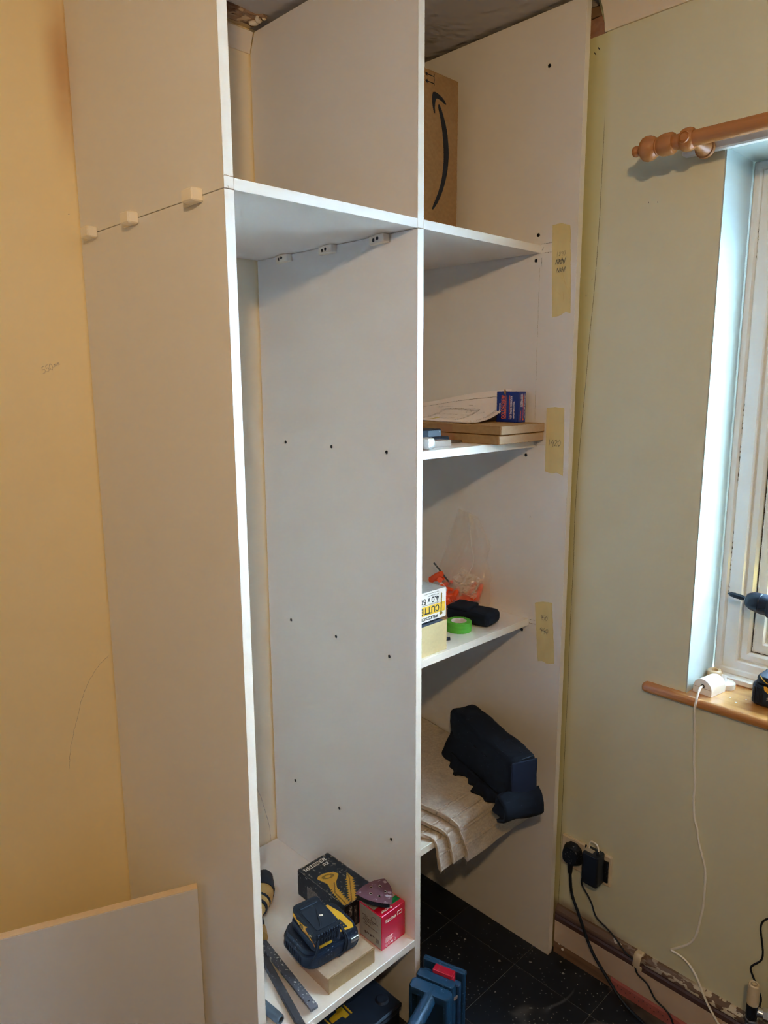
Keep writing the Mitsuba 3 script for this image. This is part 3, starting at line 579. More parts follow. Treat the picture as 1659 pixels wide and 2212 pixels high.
# delta sanding pad lying face up across the two boxes
k = thing('sanding_pad', 'worn purple triangular sanding pad with holes on top of the red carton', 'sanding pad')
A_, B_, C_ = np.array([.346, .100, .3755]), np.array([.443, .100, .3640]), np.array([.391, .0245, .3655])
ox = (B_ - A_) / np.linalg.norm(B_ - A_); nz = np.cross(C_ - A_, B_ - A_); nz /= np.linalg.norm(nz); nz = nz * np.sign(nz[2]); oy = np.cross(nz, ox)
loc2 = lambda P: (float((P - A_) @ ox), float((P - A_) @ oy))
tri = Polygon([loc2(A_), loc2(B_), loc2(C_)])
cx, cy = tri.centroid.coords[0]
ptsb = []
vs = list(tri.exterior.coords)[:-1]
for i in range(3):
    a, b = np.array(vs[i]), np.array(vs[(i + 1) % 3]); mid = (a + b) / 2; out = mid - np.array([cx, cy]); out /= np.linalg.norm(out)
    for t in np.linspace(0, 1, 10)[:-1]: ptsb.append(a + (b - a) * t + out * .0100 * 4 * t * (1 - t))
tri = Polygon(ptsb).buffer(-.003).buffer(.003)
hole = shapely.union_all([Point(cx + .018 * math.cos(a) * 1.1, cy + .018 * math.sin(a)).buffer(.0031, quad_segs=4) for a in np.arange(5) * 2 * math.pi / 5 + .5])
sheet = trimesh.creation.extrude_polygon(tri.difference(hole), .0012, engine='earcut')
sheet = sheet.subdivide_to_size(.006)
d2 = np.hypot(sheet.vertices[:, 0] - cx, sheet.vertices[:, 1] - cy)
sheet.vertices[:, 2] += .0025 * np.exp(-(d2 / .014) ** 2) + .0016 * (meshkit.fbm(sheet.vertices * 90, 2) - .5) - .0016 * (d2 / .05) ** 2
part(k, 'abrasive', frame(sheet, A_, ox, oy), 'sandpaper', 40)
base = trimesh.creation.extrude_polygon(tri.buffer(-.004).difference(hole), .0125, engine='earcut'); base.apply_translation((0, 0, -.0135))
part(k, 'foam_base', frame(base, A_, ox, oy), 'black_plastic', label='black foam backing')
rim = shapely.union_all([Point(*c).buffer(.0041, quad_segs=4).difference(Point(*c).buffer(.0031, quad_segs=4)) for c in [(cx + .018 * math.cos(a) * 1.1, cy + .018 * math.sin(a)) for a in np.arange(5) * 2 * math.pi / 5 + .5]])
rm_ = prism(rim, .0009); rm_.apply_translation((0, 0, .0009)); part(k, 'hole_rim', frame(rm_, A_, ox, oy), 'grey_card', kind='stuff')

# battery charger with a battery slid on
k = thing('battery_charger', 'black and yellow battery charger resting on the small kraft box', 'charger')
zc0 = ZB + .038 + .0008
Fc = lambda m: at(m, (.2530, .1165, zc0), -6)
part(k, 'base', Fc(at(rprism(.150, .124, .030, .030, .006), (0, 0, .0165))), 'navy_plastic', 35)
part(k, 'shell', Fc(at(rprism(.141, .112, .018, .026, .006), (.001, .002, .034))), 'navy_plastic', 35)
part(k, 'foot_line', Fc(at(rprism(.152, .126, .004, .031, .001), (0, 0, .0075))), 'vent_black', 35)
for i in range(8):
    part(k, 'vent', Fc(at(bx(-.0015, .0015, -.001, .001, -.0085, .0085), (-.0753 + .0004, -.030 + .0085 * i, .017), 0, 0, 0)), 'vent_black')
    if i < 6: part(k, 'vent', Fc(at(bx(-.0016, .0016, -.0008, .0008, -.007, .007), (-.046 + .0075 * i, -.0617, .017))), 'vent_black')
lp = Polygon([(.022, -.040), (.0565, -.047), (.061, -.036), (.0595, .010), (.050, .047), (.022, .047)]).buffer(.0015)
lh = Polygon([(.022, -.036), (.0475, -.0395), (.0465, -.008), (.022, -.003)])
part(k, 'label', Fc(at(prism(lp.difference(lh), .0006), (0, 0, .0428))), 'yellow', label='yellow label')
part(k, 'label_print', Fc(cat(at(prism(lh, .0004), (0, 0, .0428)), *[at(fit_text(t, w, h, 0, 0), (px, py, .0433), -97) for t, w, h, px, py in (('DCB', .013, .0045, .0325, .044), ('12V-18V', .020, .0045, .0375, .026), ('Li-ion', .012, .004, .0325, .008))])), 'black_print')
part(k, 'indicator', Fc(cat(*[at(bx(-.0016, .0016, -.0009, .0009, 0, .0008), (.040 + .001 * i, -.012 - .0095 * i, .0432)) for i in range(3)])), 'yellow_dim', kind='stuff')
part(k, 'side_window', Fc(at(rbox(.024, .006, .012, .0028, 2), (.052, -.0605, .024))), 'steel', 30)
part(k, 'cable', tube([(.262, .160, .372), (.250, .135, .378), (.235, .105, .3815), (.216, .072, .381), (.199, .058, .362), (.190, .057, .333), (.183, .072, .309), (.181, .090, .298)], .0023, 8, 60), 'black_plastic', 40)
part(k, 'cable', tube([(.262, .160, .372), (.270, .130, .370), (.273, .095, .360), (.272, .070, .348), (.273, .056, .334), (.270, .0505, .314), (.262, .0505, .300), (.250, .0535, .2945)], .0023, 8, 60), 'black_plastic', 40)
part(k, 'cable', tube([(.276, .074, .345), (.279, .0575, .330), (.277, .0505, .314), (.269, .0505, .299)], .0023, 8, 30), 'black_plastic', 40)
b = thing('battery_pack', 'black battery pack with yellow badge slid onto the charger', 'battery')
Fb = lambda m: at(m, (.233, .108, zc0 + .0435), -8)
part(b, 'casing', Fb(at(rprism(.067, .112, .030, .011, .004), (0, 0, .0325))), 'black_dusty', 35)
part(b, 'lower_casing', Fb(at(rprism(.074, .106, .020, .012, .003), (0, .002, .0105))), 'navy_plastic', 35)
part(b, 'top_plate', Fb(at(rprism(.052, .070, .003, .006, .001), (0, -.012, .048))), 'black_plastic', 35)
part(b, 'top_grip', Fb(at(rbox(.046, .008, .005, .002, 2), (0, .034, .0475))), 'black_dusty', 30)
for i in range(9): part(b, 'grip_rib', Fb(at(rbox(.0048, .0045, .009, .0018, 2), (-.026 + .0065 * i, -.0555, .0415))), 'navy_plastic', 30)
for i in range(7): part(b, 'vent', Fb(at(bx(-.0014, .0014, -.0008, .0012, -.008, .008), (-.0195 + .0065 * i, -.0560, .026), 0, 0, 8)), 'vent_black')
part(b, 'badge', Fb(at(bx(-.019, .014, -.0006, .0006, -.0035, .0035), (-.004, -.0515, .010))), 'yellow_dim', label='yellow badge on the front')
sp = Polygon([(-.046, .012), (-.036, .012), (-.030, .006), (.006, .012), (.020, .0185), (.008, .006), (.048, -.007), (.050, -.011), (-.002, -.006), (-.024, .0005), (-.046, .003)])
part(b, 'side_badge', frame(prism(sp, .0006), Fb(trimesh.Trimesh([(-.0338, .0, .026)], [])).vertices[0], Fb(trimesh.Trimesh([(0, 0, 0), (0, -1, 0)], [])).vertices[1] - Fb(trimesh.Trimesh([(0, 0, 0), (0, -1, 0)], [])).vertices[0], (0, 0, 1)), 'yellow', label='yellow flash on the side')
o_ = Fb(trimesh.Trimesh([(-.0346, .0, .026)], [])).vertices[0]; xd = np.array([-math.sin(math.radians(8)), -math.cos(math.radians(8)), 0])
part(b, 'lettering', frame(cat(fit_text('XR', .017, .0085, -.016, -.0005), fit_text('LI-ION', .024, .0045, .004, -.0062)), o_, xd, (0, 0, 1)), 'black_print')
part(b, 'lettering', frame(cat(fit_text('18V', .010, .004, .028, .004), fit_text('DEWALT', .0, .0, 0, 0) if False else None), o_, xd, (0, 0, 1)), 'white_print')
part(b, 'white_mark', Fb(at(bx(-.004, .004, -.0022, .0022, 0, .0004), (.006, -.012, .0497), -30)), 'white_print')

# two old steel bars and a tube
k = thing('steel_bar', 'flat steel bar with a hole in its bright end, lying on the lowest shelf', 'metal bar', 'dark bars on the lowest shelf')
bd = np.array([.1435 - .168, .0065 - .205, 0]); bl = np.linalg.norm(bd) + .035; bd /= np.linalg.norm(bd)
bar = Polygon([(0, -.0092), (bl, -.0092), (bl, .0092), (0, .0092)]).difference(Point(bl - .022, .0).buffer(.0021, quad_segs=6))
bm_ = trimesh.creation.extrude_polygon(bar.buffer(-.001).buffer(.001), .0062, engine='earcut')
st_ = np.array([.1435, .0065, 0]) - bd * bl
scene[k] = mikit.ply(frame(bm_, (st_[0], st_[1], ZB + .0115), bd, np.cross((0, 0, 1), bd)), 'bar_steel')
k = thing('steel_bar', 'dark brown steel bar lying beneath the bar with the hole, over the shelf edge', 'metal bar', 'dark bars on the lowest shelf')
bd2 = np.array([.100 - .154, -.012 - .21, 0]); L2 = np.linalg.norm(bd2) + .02; bd2 /= np.linalg.norm(bd2)
scene[k] = mikit.ply(frame(bx(0, L2, -.0085, .0085, 0, .0105, .002), (.1575, .225, ZB + EPS), bd2, np.cross((0, 0, 1), bd2)), 'bar_brown')
t_ = np.array([.078 - .0735, .037 - .093, 0]); t_ /= np.linalg.norm(t_)
pr_ = [(.0062, 0), (.0088, .0004), (.0098, .004), (.0098, .090), (.0085, .090), (.0062, .090)]
k = solo('tube', frame(trimesh.creation.revolve(np.array([(.0066, .002), (.0066, 0), (.0086, 0), (.0100, .003), (.0105, .012), (.0108, .09), (.0062, .09), (.0062, .03), (.0066, .002)]), sections=28), (.0782, .0365, ZB + .0112), np.cross((0, 0, 1), t_) , (0, 0, 1)).copy(), 'tube_grey', 'short dark grey tube end lying behind the front edge of the left upright', 'tube', 35)
_tm = trimesh.creation.revolve(np.array([(.0066, .002), (.0066, 0), (.0086, 0), (.0100, .003), (.0105, .012), (.0108, .09), (.0062, .09), (.0062, .03), (.0066, .002)]), sections=28)
_M = np.eye(4); zz = -t_; xx = np.cross((0, 0, 1), zz); xx /= np.linalg.norm(xx); _M[:3, 0], _M[:3, 1], _M[:3, 2] = xx, np.cross(zz, xx), zz; _M[:3, 3] = (.0782, .0365, ZB + .0112)
_tm.apply_transform(_M); scene[k] = mikit.ply(_tm, 'tube_grey', 35)
# yellow and black power tool half hidden by the left upright
k = thing('power_tool', 'tan and black curved hand tool half hidden behind the left upright', 'power tool')
axis = [(.285, .392, .281), (.262, .362, .281), (.238, .338, .279), (.212, .318, .277), (.194, .293, .276), (.180, .266, .275), (.168, .240, .274)]
part(k, 'body', tube(axis[1:], [.027, .0265, .021, .0155, .0165, .020, .019], 18, 50), 'tan_tool', 40)
part(k, 'head', tube([(.300, .405, .281), (.285, .392, .281), (.263, .363, .281)], [.021, .0275, .0285], 18, 14), 'black_dusty', 40)
part(k, 'collar', tube([(.268, .3685, .281), (.260, .360, .281)], [.0298, .0298], 18), 'black_plastic', 30)
for s_ in (0.32, .52): 
    p_ = spline(axis[1:], 50)[int(s_ * 30)]; q_ = spline(axis[1:], 50)[int(s_ * 30) + 2]
    part(k, 'band', tube([p_, q_], [.0278 - .006 * s_, .0272 - .006 * s_], 18), 'black_plastic', 30)
part(k, 'grip', tube([(.202, .297, .281), (.187, .277, .283), (.175, .255, .280)], [.010, .0165, .014], 14, 16), 'black_plastic', 40)

# ------------------------------------------------------------------ under the lowest shelf and in front
k = thing('tool_case', 'black tool case with yellow lettering in the dark under the lowest shelf', 'tool case')
part(k, 'body', bx(.05, .392, -.008, .33, .0005, .108, .008), 'black_plastic')
part(k, 'lid', bx(.048, .394, -.010, .332, .1085, .120, .004), 'black_plastic')
Tpoly = [Polygon([(.237, .063), (.266, .0615), (.268, .052), (.281, .0528), (.282, .083), (.2685, .0845), (.266, .0855), (.265, .080), (.239, .0775)]), Polygon([(.2855, .052), (.290, .053), (.2905, .083), (.2855, .083)]), Polygon([(.2305, .060), (.2345, .060), (.2335, .084), (.2295, .084)])]
part(k, 'lettering', decal(Tpoly, (0, 0, .120), (1, 0, 0), (0, 1, 0), .0005), 'yellow_dim', label='yellow letter T')
part(k, 'dial', at(lathe([(0, .004), (.013, .004), (.016, .001), (.017, 0), (0, 0)], 24), (.364, .030, .120)), 'vent_black', 30)
part(k, 'groove', bx(.30, .345, .078, .080, .1195, .1206), 'vent_black')
k = thing('carry_case', 'blue plastic carry case with a red latch and thick handle on the floor', 'tool case')
u = np.array([.30, -.954, 0.]); u /= np.linalg.norm(u); v_ = np.array([u[1], -u[0], 0.])   # u along the case, v towards the camera
BL = np.array([.4745, -.0075, 0.]); HC = .2000
def fixw(m):
    m = m.copy(); m.apply_transform(np.array([[u[0], v_[0], 0, BL[0]], [u[1], v_[1], 0, BL[1]], [0, 0, 1, 0], [0, 0, 0, 1.]]))
    if m.volume < 0: m.invert()
    return m
def cut(a, b):
    f = lambda m: manifold3d.Manifold(manifold3d.Mesh(np.array(m.vertices, np.float32), np.array(m.faces, np.uint32)))
    r_ = (f(a) - f(b)).to_mesh(); return trimesh.Trimesh(r_.vert_properties[:, :3], r_.tri_verts)
CL = .108
part(k, 'back_shell', fixw(at(rprism(CL, .016, HC, .007, .004), (CL / 2, .008, HC / 2 + .0005))), 'teal_plastic', 30)
part(k, 'back_lip', fixw(at(rbox(CL + .003, .010, .012, .0045, 2), (CL / 2, .0045, HC - .0045))), 'teal_plastic', 30)
part(k, 'inner_wall', fixw(bx(.006, CL - .006, .0162, .0348, .0006, HC - .018, .003)), 'teal_dark')
part(k, 'seam_block', fixw(at(rprism(CL - .012, .026, HC - .006, .009, .004), (CL / 2 - .004, .048, HC / 2 - .002))), 'teal_plastic', 30)
fs = at(rprism(CL - .006, .034, HC - .009, .012, .005), (CL / 2 - .004, .0786, HC / 2 - .0035))
fs = cut(fs, at(rprism(CL - .030, .06, HC - .030, .002, .001), (CL / 2 - .004, .070 + .03, HC / 2 - .010)))
part(k, 'front_shell', fixw(fs), 'teal_plastic', 30)
part(k, 'recess_back', fixw(bx(.012, CL - .020, .0705, .0735, .006, HC - .024, .001)), 'teal_dark')
part(k, 'latch', fixw(bx(.036, .086, .0170, .0375, HC - .010, HC + .0035, .0012)), 'latch_red', label='red latch')
part(k, 'latch_tongue', fixw(bx(.079, .088, .0205, .0345, HC - .026, HC - .004, .0012)), 'latch_red', label='red latch tongue')
part(k, 'latch_lettering', frame(fit_text('BOSCH', .015, .0035, 0, 0), BL + u * .048 + v_ * .0345 + np.array([0, 0, HC + .0036]), -v_, u * 1.0), 'grey_card')
hp = lambda a, b, c: BL + u * a + v_ * b + np.array([0, 0, c])
part(k, 'handle', tube([hp(.053, .072, HC - .024), hp(.053, .090, HC - .024), hp(.053, .125, HC - .026), hp(.052, .175, HC - .030), hp(.051, .230, HC - .040), hp(.050, .280, HC - .062)], [.0165, .0165, .0165, .0170, .0172, .0172], 20, 30), 'teal_plastic', 40)
part(k, 'side_clip', fixw(at(bx(-.0012, .0012, -.009, .009, -.003, .003), (CL - .0085, .046, HC - .040), 0, 25)), 'grey_card')
# ------------------------------------------------------------------ right bay, top: big carton
k = thing('cardboard_box', 'tall cardboard box with a printed black curved arrow in the top right compartment', 'box')
ax0, ax1, ay, az1 = .480, .8395, .2310, 2.2990
part(k, 'carton', bx(ax0, ax1, ay, ay + .25, ZA + TH + EPS, az1, .0015), 'kraft_dark')
tail = [(.7643, 2.2294), (.7699, 2.2299), (.7845, 2.2072), (.798, 2.1765), (.8057, 2.1306), (.8025, 2.0881), (.7895, 2.0466), (.7707, 2.0104), (.7494, 1.9854), (.7442, 1.9841), (.7446, 1.9898), (.7633, 2.0212), (.7787, 2.0568), (.7858, 2.094), (.7862, 2.1297), (.7818, 2.1642), (.7737, 2.1975), (.7629, 2.2239)]
hd = [(.7462, 2.2536), (.7602, 2.2543), (.7815, 2.2471), (.7951, 2.2368), (.7913, 2.2335), (.7745, 2.2397), (.7589, 2.2425), (.7543, 2.2377), (.7513, 2.2212), (.7533, 2.2059), (.7501, 2.2042), (.7443, 2.2181), (.7414, 2.236), (.7431, 2.2492)]
def chaikin(p, n=2):
    p = np.array(p, float)
    for _ in range(n): p = np.stack([.75 * p + .25 * np.roll(p, -1, 0), .25 * p + .75 * np.roll(p, -1, 0)], 1).reshape(-1, 2)
    return p
sm_ = lambda p: Polygon(chaikin(p)).buffer(.0035, quad_segs=4).buffer(-.0035, quad_segs=4).buffer(-.002, quad_segs=4).buffer(.002, quad_segs=4)
part(k, 'arrow_print', decal([sm_(tail)], (0, ay, 0), (1, 0, 0), (0, 0, 1)), 'black_print', label='black curved arrow shaft')
part(k, 'arrow_print', decal([sm_(hd)], (0, ay, 0), (1, 0, 0), (0, 0, 1)), 'black_print', label='black arrow head')
aw = []
for z in (2.2868, 2.2715): aw += [R(.7235, z - .0010, .7480, z + .0010), Polygon([(.7165, z), (.7245, z + .0046), (.7245, z - .0046)])]
part(k, 'up_mark', decal([shapely.union_all(aw + [R(.7478, 2.2655, .7495, 2.2925)])], (0, ay, 0), (1, 0, 0), (0, 0, 1)), 'black_print', label='twin this way up arrows lying on their side')

# ------------------------------------------------------------------ right bay, shelf at 1420
for i, (z, x0, y0, x1, d_) in enumerate(((Z14, .6935, -.0268, .8765, .38), (Z14 + .0222, .6985, -.0285, .8775, .38))):
    k = thing('flat_box', ('flat brown cardboard box, lower one of the stack over the shelf edge', 'flat brown cardboard box, upper one of the stack, under the papers')[i], 'box', 'flat boxes stacked on the shelf')
    part(k, 'carton', bx(x0, x1, y0, y0 + d_, z + EPS, z + .0215, .0012), 'kraft_dark')
    part(k, 'front_flap', bx(x0 + .0015, x1 - .0015, y0 - .0012, y0 + .0008, z + .0012, z + .0205, .0006), 'kraft')
    part(k, 'packing_tape', bx(x0 - .0004, x0 + .001, .106 + .012 * i, .156 + .012 * i, z + .0006, z + .0213), 'kraft_tape', label='brown packing tape')
zt = Z14 + .0222 + .0215
k = thing('screw_carton', 'small dark blue carton with orange lettering standing on the flat boxes', 'box')
gx0, gx1, gy0, gy1, gh = .8358, .8655, .0205, .0885, .0760
part(k, 'carton', bx(gx0, gx1, gy0, gy1, zt + EPS, zt + gh, .001), 'navy_card')
gl = lambda m: frame(m, (gx0, gy1, zt), (0, 0, 1), (0, 1, 0))        # left face, reading upwards; its own y runs to the back (origin at the back edge)
part(k, 'lettering', gl(cat(fit_text('GOLDSCREW', .058, .0125, .009, -.0275))), 'orange_print', label='orange lettering GOLDSCREW')
part(k, 'underline', gl(cat(bx(.009, .067, -.0300, -.0288, .0001, .0004), bx(.0085, .0665, -.0405, -.0390, .0001, .0004))), 'orange_print', kind='stuff')
for a_ in (('THE ORIGINAL', .028, .0038, .020, -.0125), ('TWIN THREAD WOODSCREW', .058, .0055, .008, -.0480), ('HARDENED STEEL', .044, .0040, .009, -.0555)): part(k, 'small_lettering', gl(fit_text(*a_)), 'white_print')
gf = lambda m: frame(m, (gx0, gy0, zt), (0, 0, 1), (-1, 0, 0))
part(k, 'lettering', gf(fit_text('GOLDSCREW', .024, .0052, .006, -.0105)), 'orange_print')
part(k, 'screw_line', gf(cat(bx(.006, .068, -.0195, -.0183, .0001, .0004), bx(.006, .010, -.0212, -.0166, .0001, .0004))), 'orange_print')
for a_ in (('TWIN THREAD', .032, .0042, -.071, .0075), ('WOODSCREW', .032, .0042, -.071, .0125), ('HARDENED STEEL 4.0 x 50', .060, .0026, -.071, .0235)): part(k, 'small_lettering', frame(fit_text(*a_), (gx0, gy0, zt), (0, 0, -1), (1, 0, 0)), 'white_print')
part(k, 'torn_tab', at(bx(-.009, .009, -.0016, .0016, -.006, .004, .0006), (gx0 + .001, .062, zt + gh - .002), 20, 0, 28), 'kraft_dark', label='torn brown cardboard tab')

# drawings on paper, curling up against the tall panel
def sheet_fn(dx, dz, y0, y1, amp):
    def f(u, v):
        yy = y0 + (y1 - y0) * v + (.030 - .06 * v) * (1 - u) * .6
        prof_ = u ** 2.6
        xl = .716 + dx + .048 * v; x = xl + (.8735 - xl) * (1 - (1 - u) ** 1.6)
        top_ = .082 - .044 * v
        z = zt + .0012 + dz + top_ * u ** 2.2 + .002 * np.sin(v * 7 + u * 5) * u + .004 * np.clip(.12 - u, 0, 1) * np.sin(v * 9 + 1)
        return np.stack([np.minimum(x, .8742 + .003 * u), yy, z], -1)
    return f
k = thing('drawing_sheet', 'white sheet with a printed line drawing curling up on the flat boxes', 'paper', 'papers on the flat boxes')
F1 = sheet_fn(.004, .0018, .070, .400, 1)
part(k, 'sheet', thick(grid(F1, 40, 30), .0003), 'paper', True)
def on_sheet(F, pts, w):
    p = np.array(pts, float); d = np.gradient(p, axis=0); n_ = np.stack([-d[:, 1], d[:, 0]], 1); n_ /= np.linalg.norm(n_, axis=1, keepdims=True) + 1e-9
    n_ = n_ * np.array([1.5 * w / .20, 1.5 * w / .33]) / 2
    a, b = p + n_, p - n_
    e = 1e-3
    def lift(q):
        P = F(q[:, 0], q[:, 1]); A = F(q[:, 0] + e, q[:, 1]) - P; B = F(q[:, 0], q[:, 1] + e) - P; N = np.cross(A, B); N /= np.linalg.norm(N, axis=1, keepdims=True)
        N = np.where(N[:, 2:] < 0, -N, N); return P + N * .0006
    va, vb = lift(a), lift(b); V = np.vstack([va, vb]); m = len(p); Fs = []
    for i in range(m - 1): Fs += [[i, i + 1, m + i], [i + 1, m + i + 1, m + i]]
    return trimesh.Trimesh(V, Fs, process=False)
def seg(a, b, n=14): return [(a[0] + (b[0] - a[0]) * t, a[1] + (b[1] - a[1]) * t) for t in np.linspace(0, 1, n)]
dl = []
for (a, b, w) in (((.18, .30), (.62, .25), .0007), ((.62, .25), (.66, .62), .0007), ((.66, .62), (.20, .72), .0007), ((.16, .285), (.65, .23), .0009), ((.65, .23), (.69, .64), .0007), ((.69, .64), (.18, .74), .0007), ((.30, .30), (.33, .68), .0004),
                  ((.90, .12), (.86, .95), .0007), ((.74, .55), (.78, .75), .0004), ((.24, .40), (.30, .62), .0004), ((.05, .10), (.22, .09), .0006), ((.74, .30), (.76, .38), .0005), ((.12, .80), (.34, .78), .0005), ((.14, .86), (.3, .84), .0005), ((.5, .2), (.56, .15), .0005),
                  ((.04, .035), (.96, .03), .0006), ((.02, .055), (.97, .05), .0005), ((.46, .27), (.50, .65), .0004)):
    dl.append(on_sheet(F1, seg(a, b), w))
dl.append(on_sheet(F1, [(.585 + .035 * math.cos(t), .33 + .028 * math.sin(t)) for t in np.linspace(0, 6.28, 16)], .0006))
part(k, 'drawing', cat(*dl), 'paper_line', kind='stuff', label='grey printed line drawing')
part(k, 'highlight', on_sheet(F1, seg((.16, .60), (.34, .56)), .005), 'paper_yellow', label='yellow marker patch')
k = thing('drawing_sheet', 'plain sheet lying under the curled line drawing', 'paper', 'papers on the flat boxes')
F2 = sheet_fn(.000, .0002, .066, .380, 1)
scene[k] = mikit.ply(thick(grid(lambda u, v: F2(u * .62, v), 24, 24), .0002), 'paper', True)

# small things at the left end of this shelf
k = thing('foil_lump', 'small crumpled silver white lump beside the middle upright', 'foil')
m = trimesh.creation.icosphere(4, 1.0)
v = m.vertices; s_ = np.sign(v) * np.abs(v) ** .55
s_ = s_ / np.abs(s_).max(); m.vertices = s_ * np.array([.0155, .0150, .0128]) * (1 + .10 * (meshkit.fbm(v * 3.2, 3, 2)[:, None] - .5) + .06 * (meshkit.noise(v * 9, 4)[:, None] - .5))
m.apply_translation((.5050, .0255, 0)); m.apply_translation((0, 0, Z14 + EPS - m.bounds[0][2])); scene[k] = mikit.ply(m, 'foil', 35)
k = thing('clear_case', 'small clear plastic case lying beside the silver lump', 'case')
part(k, 'body', bx(.528, .600, .036, .072, Z14 + EPS, Z14 + .0150, .0015), 'clear_acrylic')
part(k, 'insert', bx(.534, .594, .040, .068, Z14 + .0025, Z14 + .0065), 'grey_card')
part(k, 'insert', bx(.536, .590, .042, .066, Z14 + .0080, Z14 + .0100), 'white_card')
k = thing('bit_case', 'flat black case under the dark box on the 1420 shelf', 'case')
scene[k] = mikit.ply(bx(.470, .6415, .0765, .150, Z14 + EPS, Z14 + .0195, .003), 'black_plastic')
k = thing('dark_box', 'dark grey rectangular tool block resting on the clear case', 'box')
part(k, 'body', bx(.470, .5905, .058, .110, Z14 + .0202, Z14 + .0395, .002), 'black_dusty')
part(k, 'panel', bx(.545, .5875, .0574, .0584, Z14 + .0235, Z14 + .0365, .0003), 'tube_grey')
part(k, 'ridge', bx(.480, .520, .066, .070, Z14 + .0390, Z14 + .0410, .0006), 'black_plastic')
k = thing('steel_rule', 'thin flat metal strip lying by the lower flat box', 'rule')
scene[k] = mikit.ply(bx(.6435, .6905, .080, .112, Z14 + EPS, Z14 + .0055, .0008), 'steel')

# ------------------------------------------------------------------ right bay, shelf at 950
k = thing('cardboard_box', 'open kraft cardboard box at the front of the 950 shelf', 'box')
kx0, kx1, ky0, ky1, kz1 = .4655, .5592, .0085, .098, Z95 + .0722
part(k, 'front_wall', bx(kx0, kx1, ky0, ky0 + .0022, Z95 + EPS, kz1, .0005), 'kraft_pale')
part(k, 'side_wall', bx(kx1 - .0022, kx1, ky0 + .0022, ky1, Z95 + EPS, kz1, .0005), 'kraft_pale')
part(k, 'side_wall', bx(kx0, kx0 + .0022, ky0 + .0022, ky1, Z95 + EPS, kz1, .0005), 'kraft_pale')
part(k, 'back_wall', bx(kx0 + .0022, kx1 - .0022, ky1 - .0022, ky1, Z95 + EPS, kz1, .0005), 'kraft_pale')
part(k, 'contents', bx(kx0 + .003, kx1 - .003, ky0 + .003, ky1 - .003, Z95 + .001, kz1 - .0012, .0005), 'black_plastic', label='black filling up to the rim')
k = thing('screw_box', 'white screw box with yellow band lying upside down on the kraft box', 'box')
cx0, cx1, cy0, cy1, cz0, cz1 = .4665, .5775, .0272, .1130, kz1 + EPS, kz1 + .0705
part(k, 'carton', bx(cx0, cx1, cy0, cy1, cz0, cz1, .001), 'white_card')
part(k, 'top', bx(cx0 + .001, cx1 - .0015, cy0 + .0015, cy1 - .001, cz1 - .0003, cz1 + .0003), 'grey_card')
cf = lambda m: frame(m, (cx1, cy0, cz1), (-1, 0, 0), (0, 0, -1))      # the face as printed, upside down here
ch = cz1 - cz0
part(k, 'band', cf(bx(.0050, .106, .0150, .0372, .0001, .0003)).copy() if False else frame(bx(.0050, .110, ch - .0545, ch - .0330, .0001, .0003), (cx1, cy0, cz1 - 0), (-1, 0, 0), (0, 0, -1)), 'band_yellow', label='yellow band')
up = lambda y: y
# printed coordinates: x from the right edge to the left, y downwards in the photograph
part(k, 'lettering', cf(cat(fit_text('CUTTER', .074, .0165, .0265, ch - .0515 + .0), fit_text('REISSER', .062, .0068, .0310, ch - .0625 + .0 - .0035))).copy(), 'black_print', label='upside down lettering')
scene[k + '__lettering'] = mikit.ply(cf(cat(fit_text('4.0 x 50', .064, .0135, .0265, .0135), fit_text('CUTTER', .076, .0165, .0255, .0352), fit_text('REISSER', .060, .0070, .0310, .0585))), 'black_print')
scene[k + '__band'] = mikit.ply(cf(bx(.0050, .1105, .0325, .0545, .0001, .0003)), 'band_yellow')
part(k, 'small_lettering', cf(cat(fit_text('high performance woodscrew', .060, .0026, .0265, .0285), fit_text('200 pcs (approx)', .036, .0034, .0265, .0080), fit_text('TORX and standard', .050, .0022, .0265, .0030))), 'grey_print')
scr = shapely.union_all([thread((.0185, .057), (.0165, .0105), .0012, 16, .0011), Polygon([(.0145, .0575), (.0230, .0575), (.0205, .0540), (.0165, .0540)]), affinity.scale(Point(.0187, .0595).buffer(.0055, quad_segs=5), 1, .55)])
sc_ = prism(scr, .0003); sc_.apply_translation((0, 0, .0003)); part(k, 'screw_print', cf(sc_), 'gold_dark', label='gold screw picture')
k = thing('masking_tape_roll', 'roll of bright green masking tape on the 950 shelf', 'tape roll')
part(k, 'tape', at(lathe([(.0196, 0), (.0318, 0), (.0324, .0008), (.0324, .0232), (.0318, .024), (.0196, .024), (.0196, 0)], 56), (.6805, .0735, Z95 + EPS)), 'green_tape', 30)
part(k, 'core', at(lathe([(.0182, .0002), (.0195, .0002), (.0195, .0242), (.0182, .0242), (.0182, .0002)], 56), (.6805, .0735, Z95 + EPS)), 'tape_core', 30, label='pale cardboard core')
k = thing('tool_pouch', 'small black fabric tool pouch with a flap behind the green tape roll', 'pouch')
Pp = lambda m: at(m, (.7580, .0900, Z95 + EPS), 10)
m = rbox(.072, .126, .036, .013, 3).subdivide_to_size(.006); m.vertices += m.vertex_normals * ((meshkit.fbm(m.vertices * 40 + 3, 3) - .5) * .003)[:, None]; m.apply_translation((0, 0, -m.bounds[0][2]))
part(k, 'body', Pp(m), 'black_cloth', 50)
m = rbox(.069, .060, .010, .0048, 3).subdivide_to_size(.006); m.vertices[:, 2] -= .10 * np.clip(m.vertices[:, 1] - .012, 0, 1) ** 1.0 * .35; m.vertices += m.vertex_normals * ((meshkit.fbm(m.vertices * 50, 3) - .5) * .002)[:, None]
part(k, 'flap', Pp(at(m, (0, .030, .0375))), 'black_cloth', 50)
part(k, 'seam', Pp(tube([(.030, -.0565, .030), (.033, -.058, .018), (.030, -.057, .006)], .0009, 6, 12)), 'black_plastic')
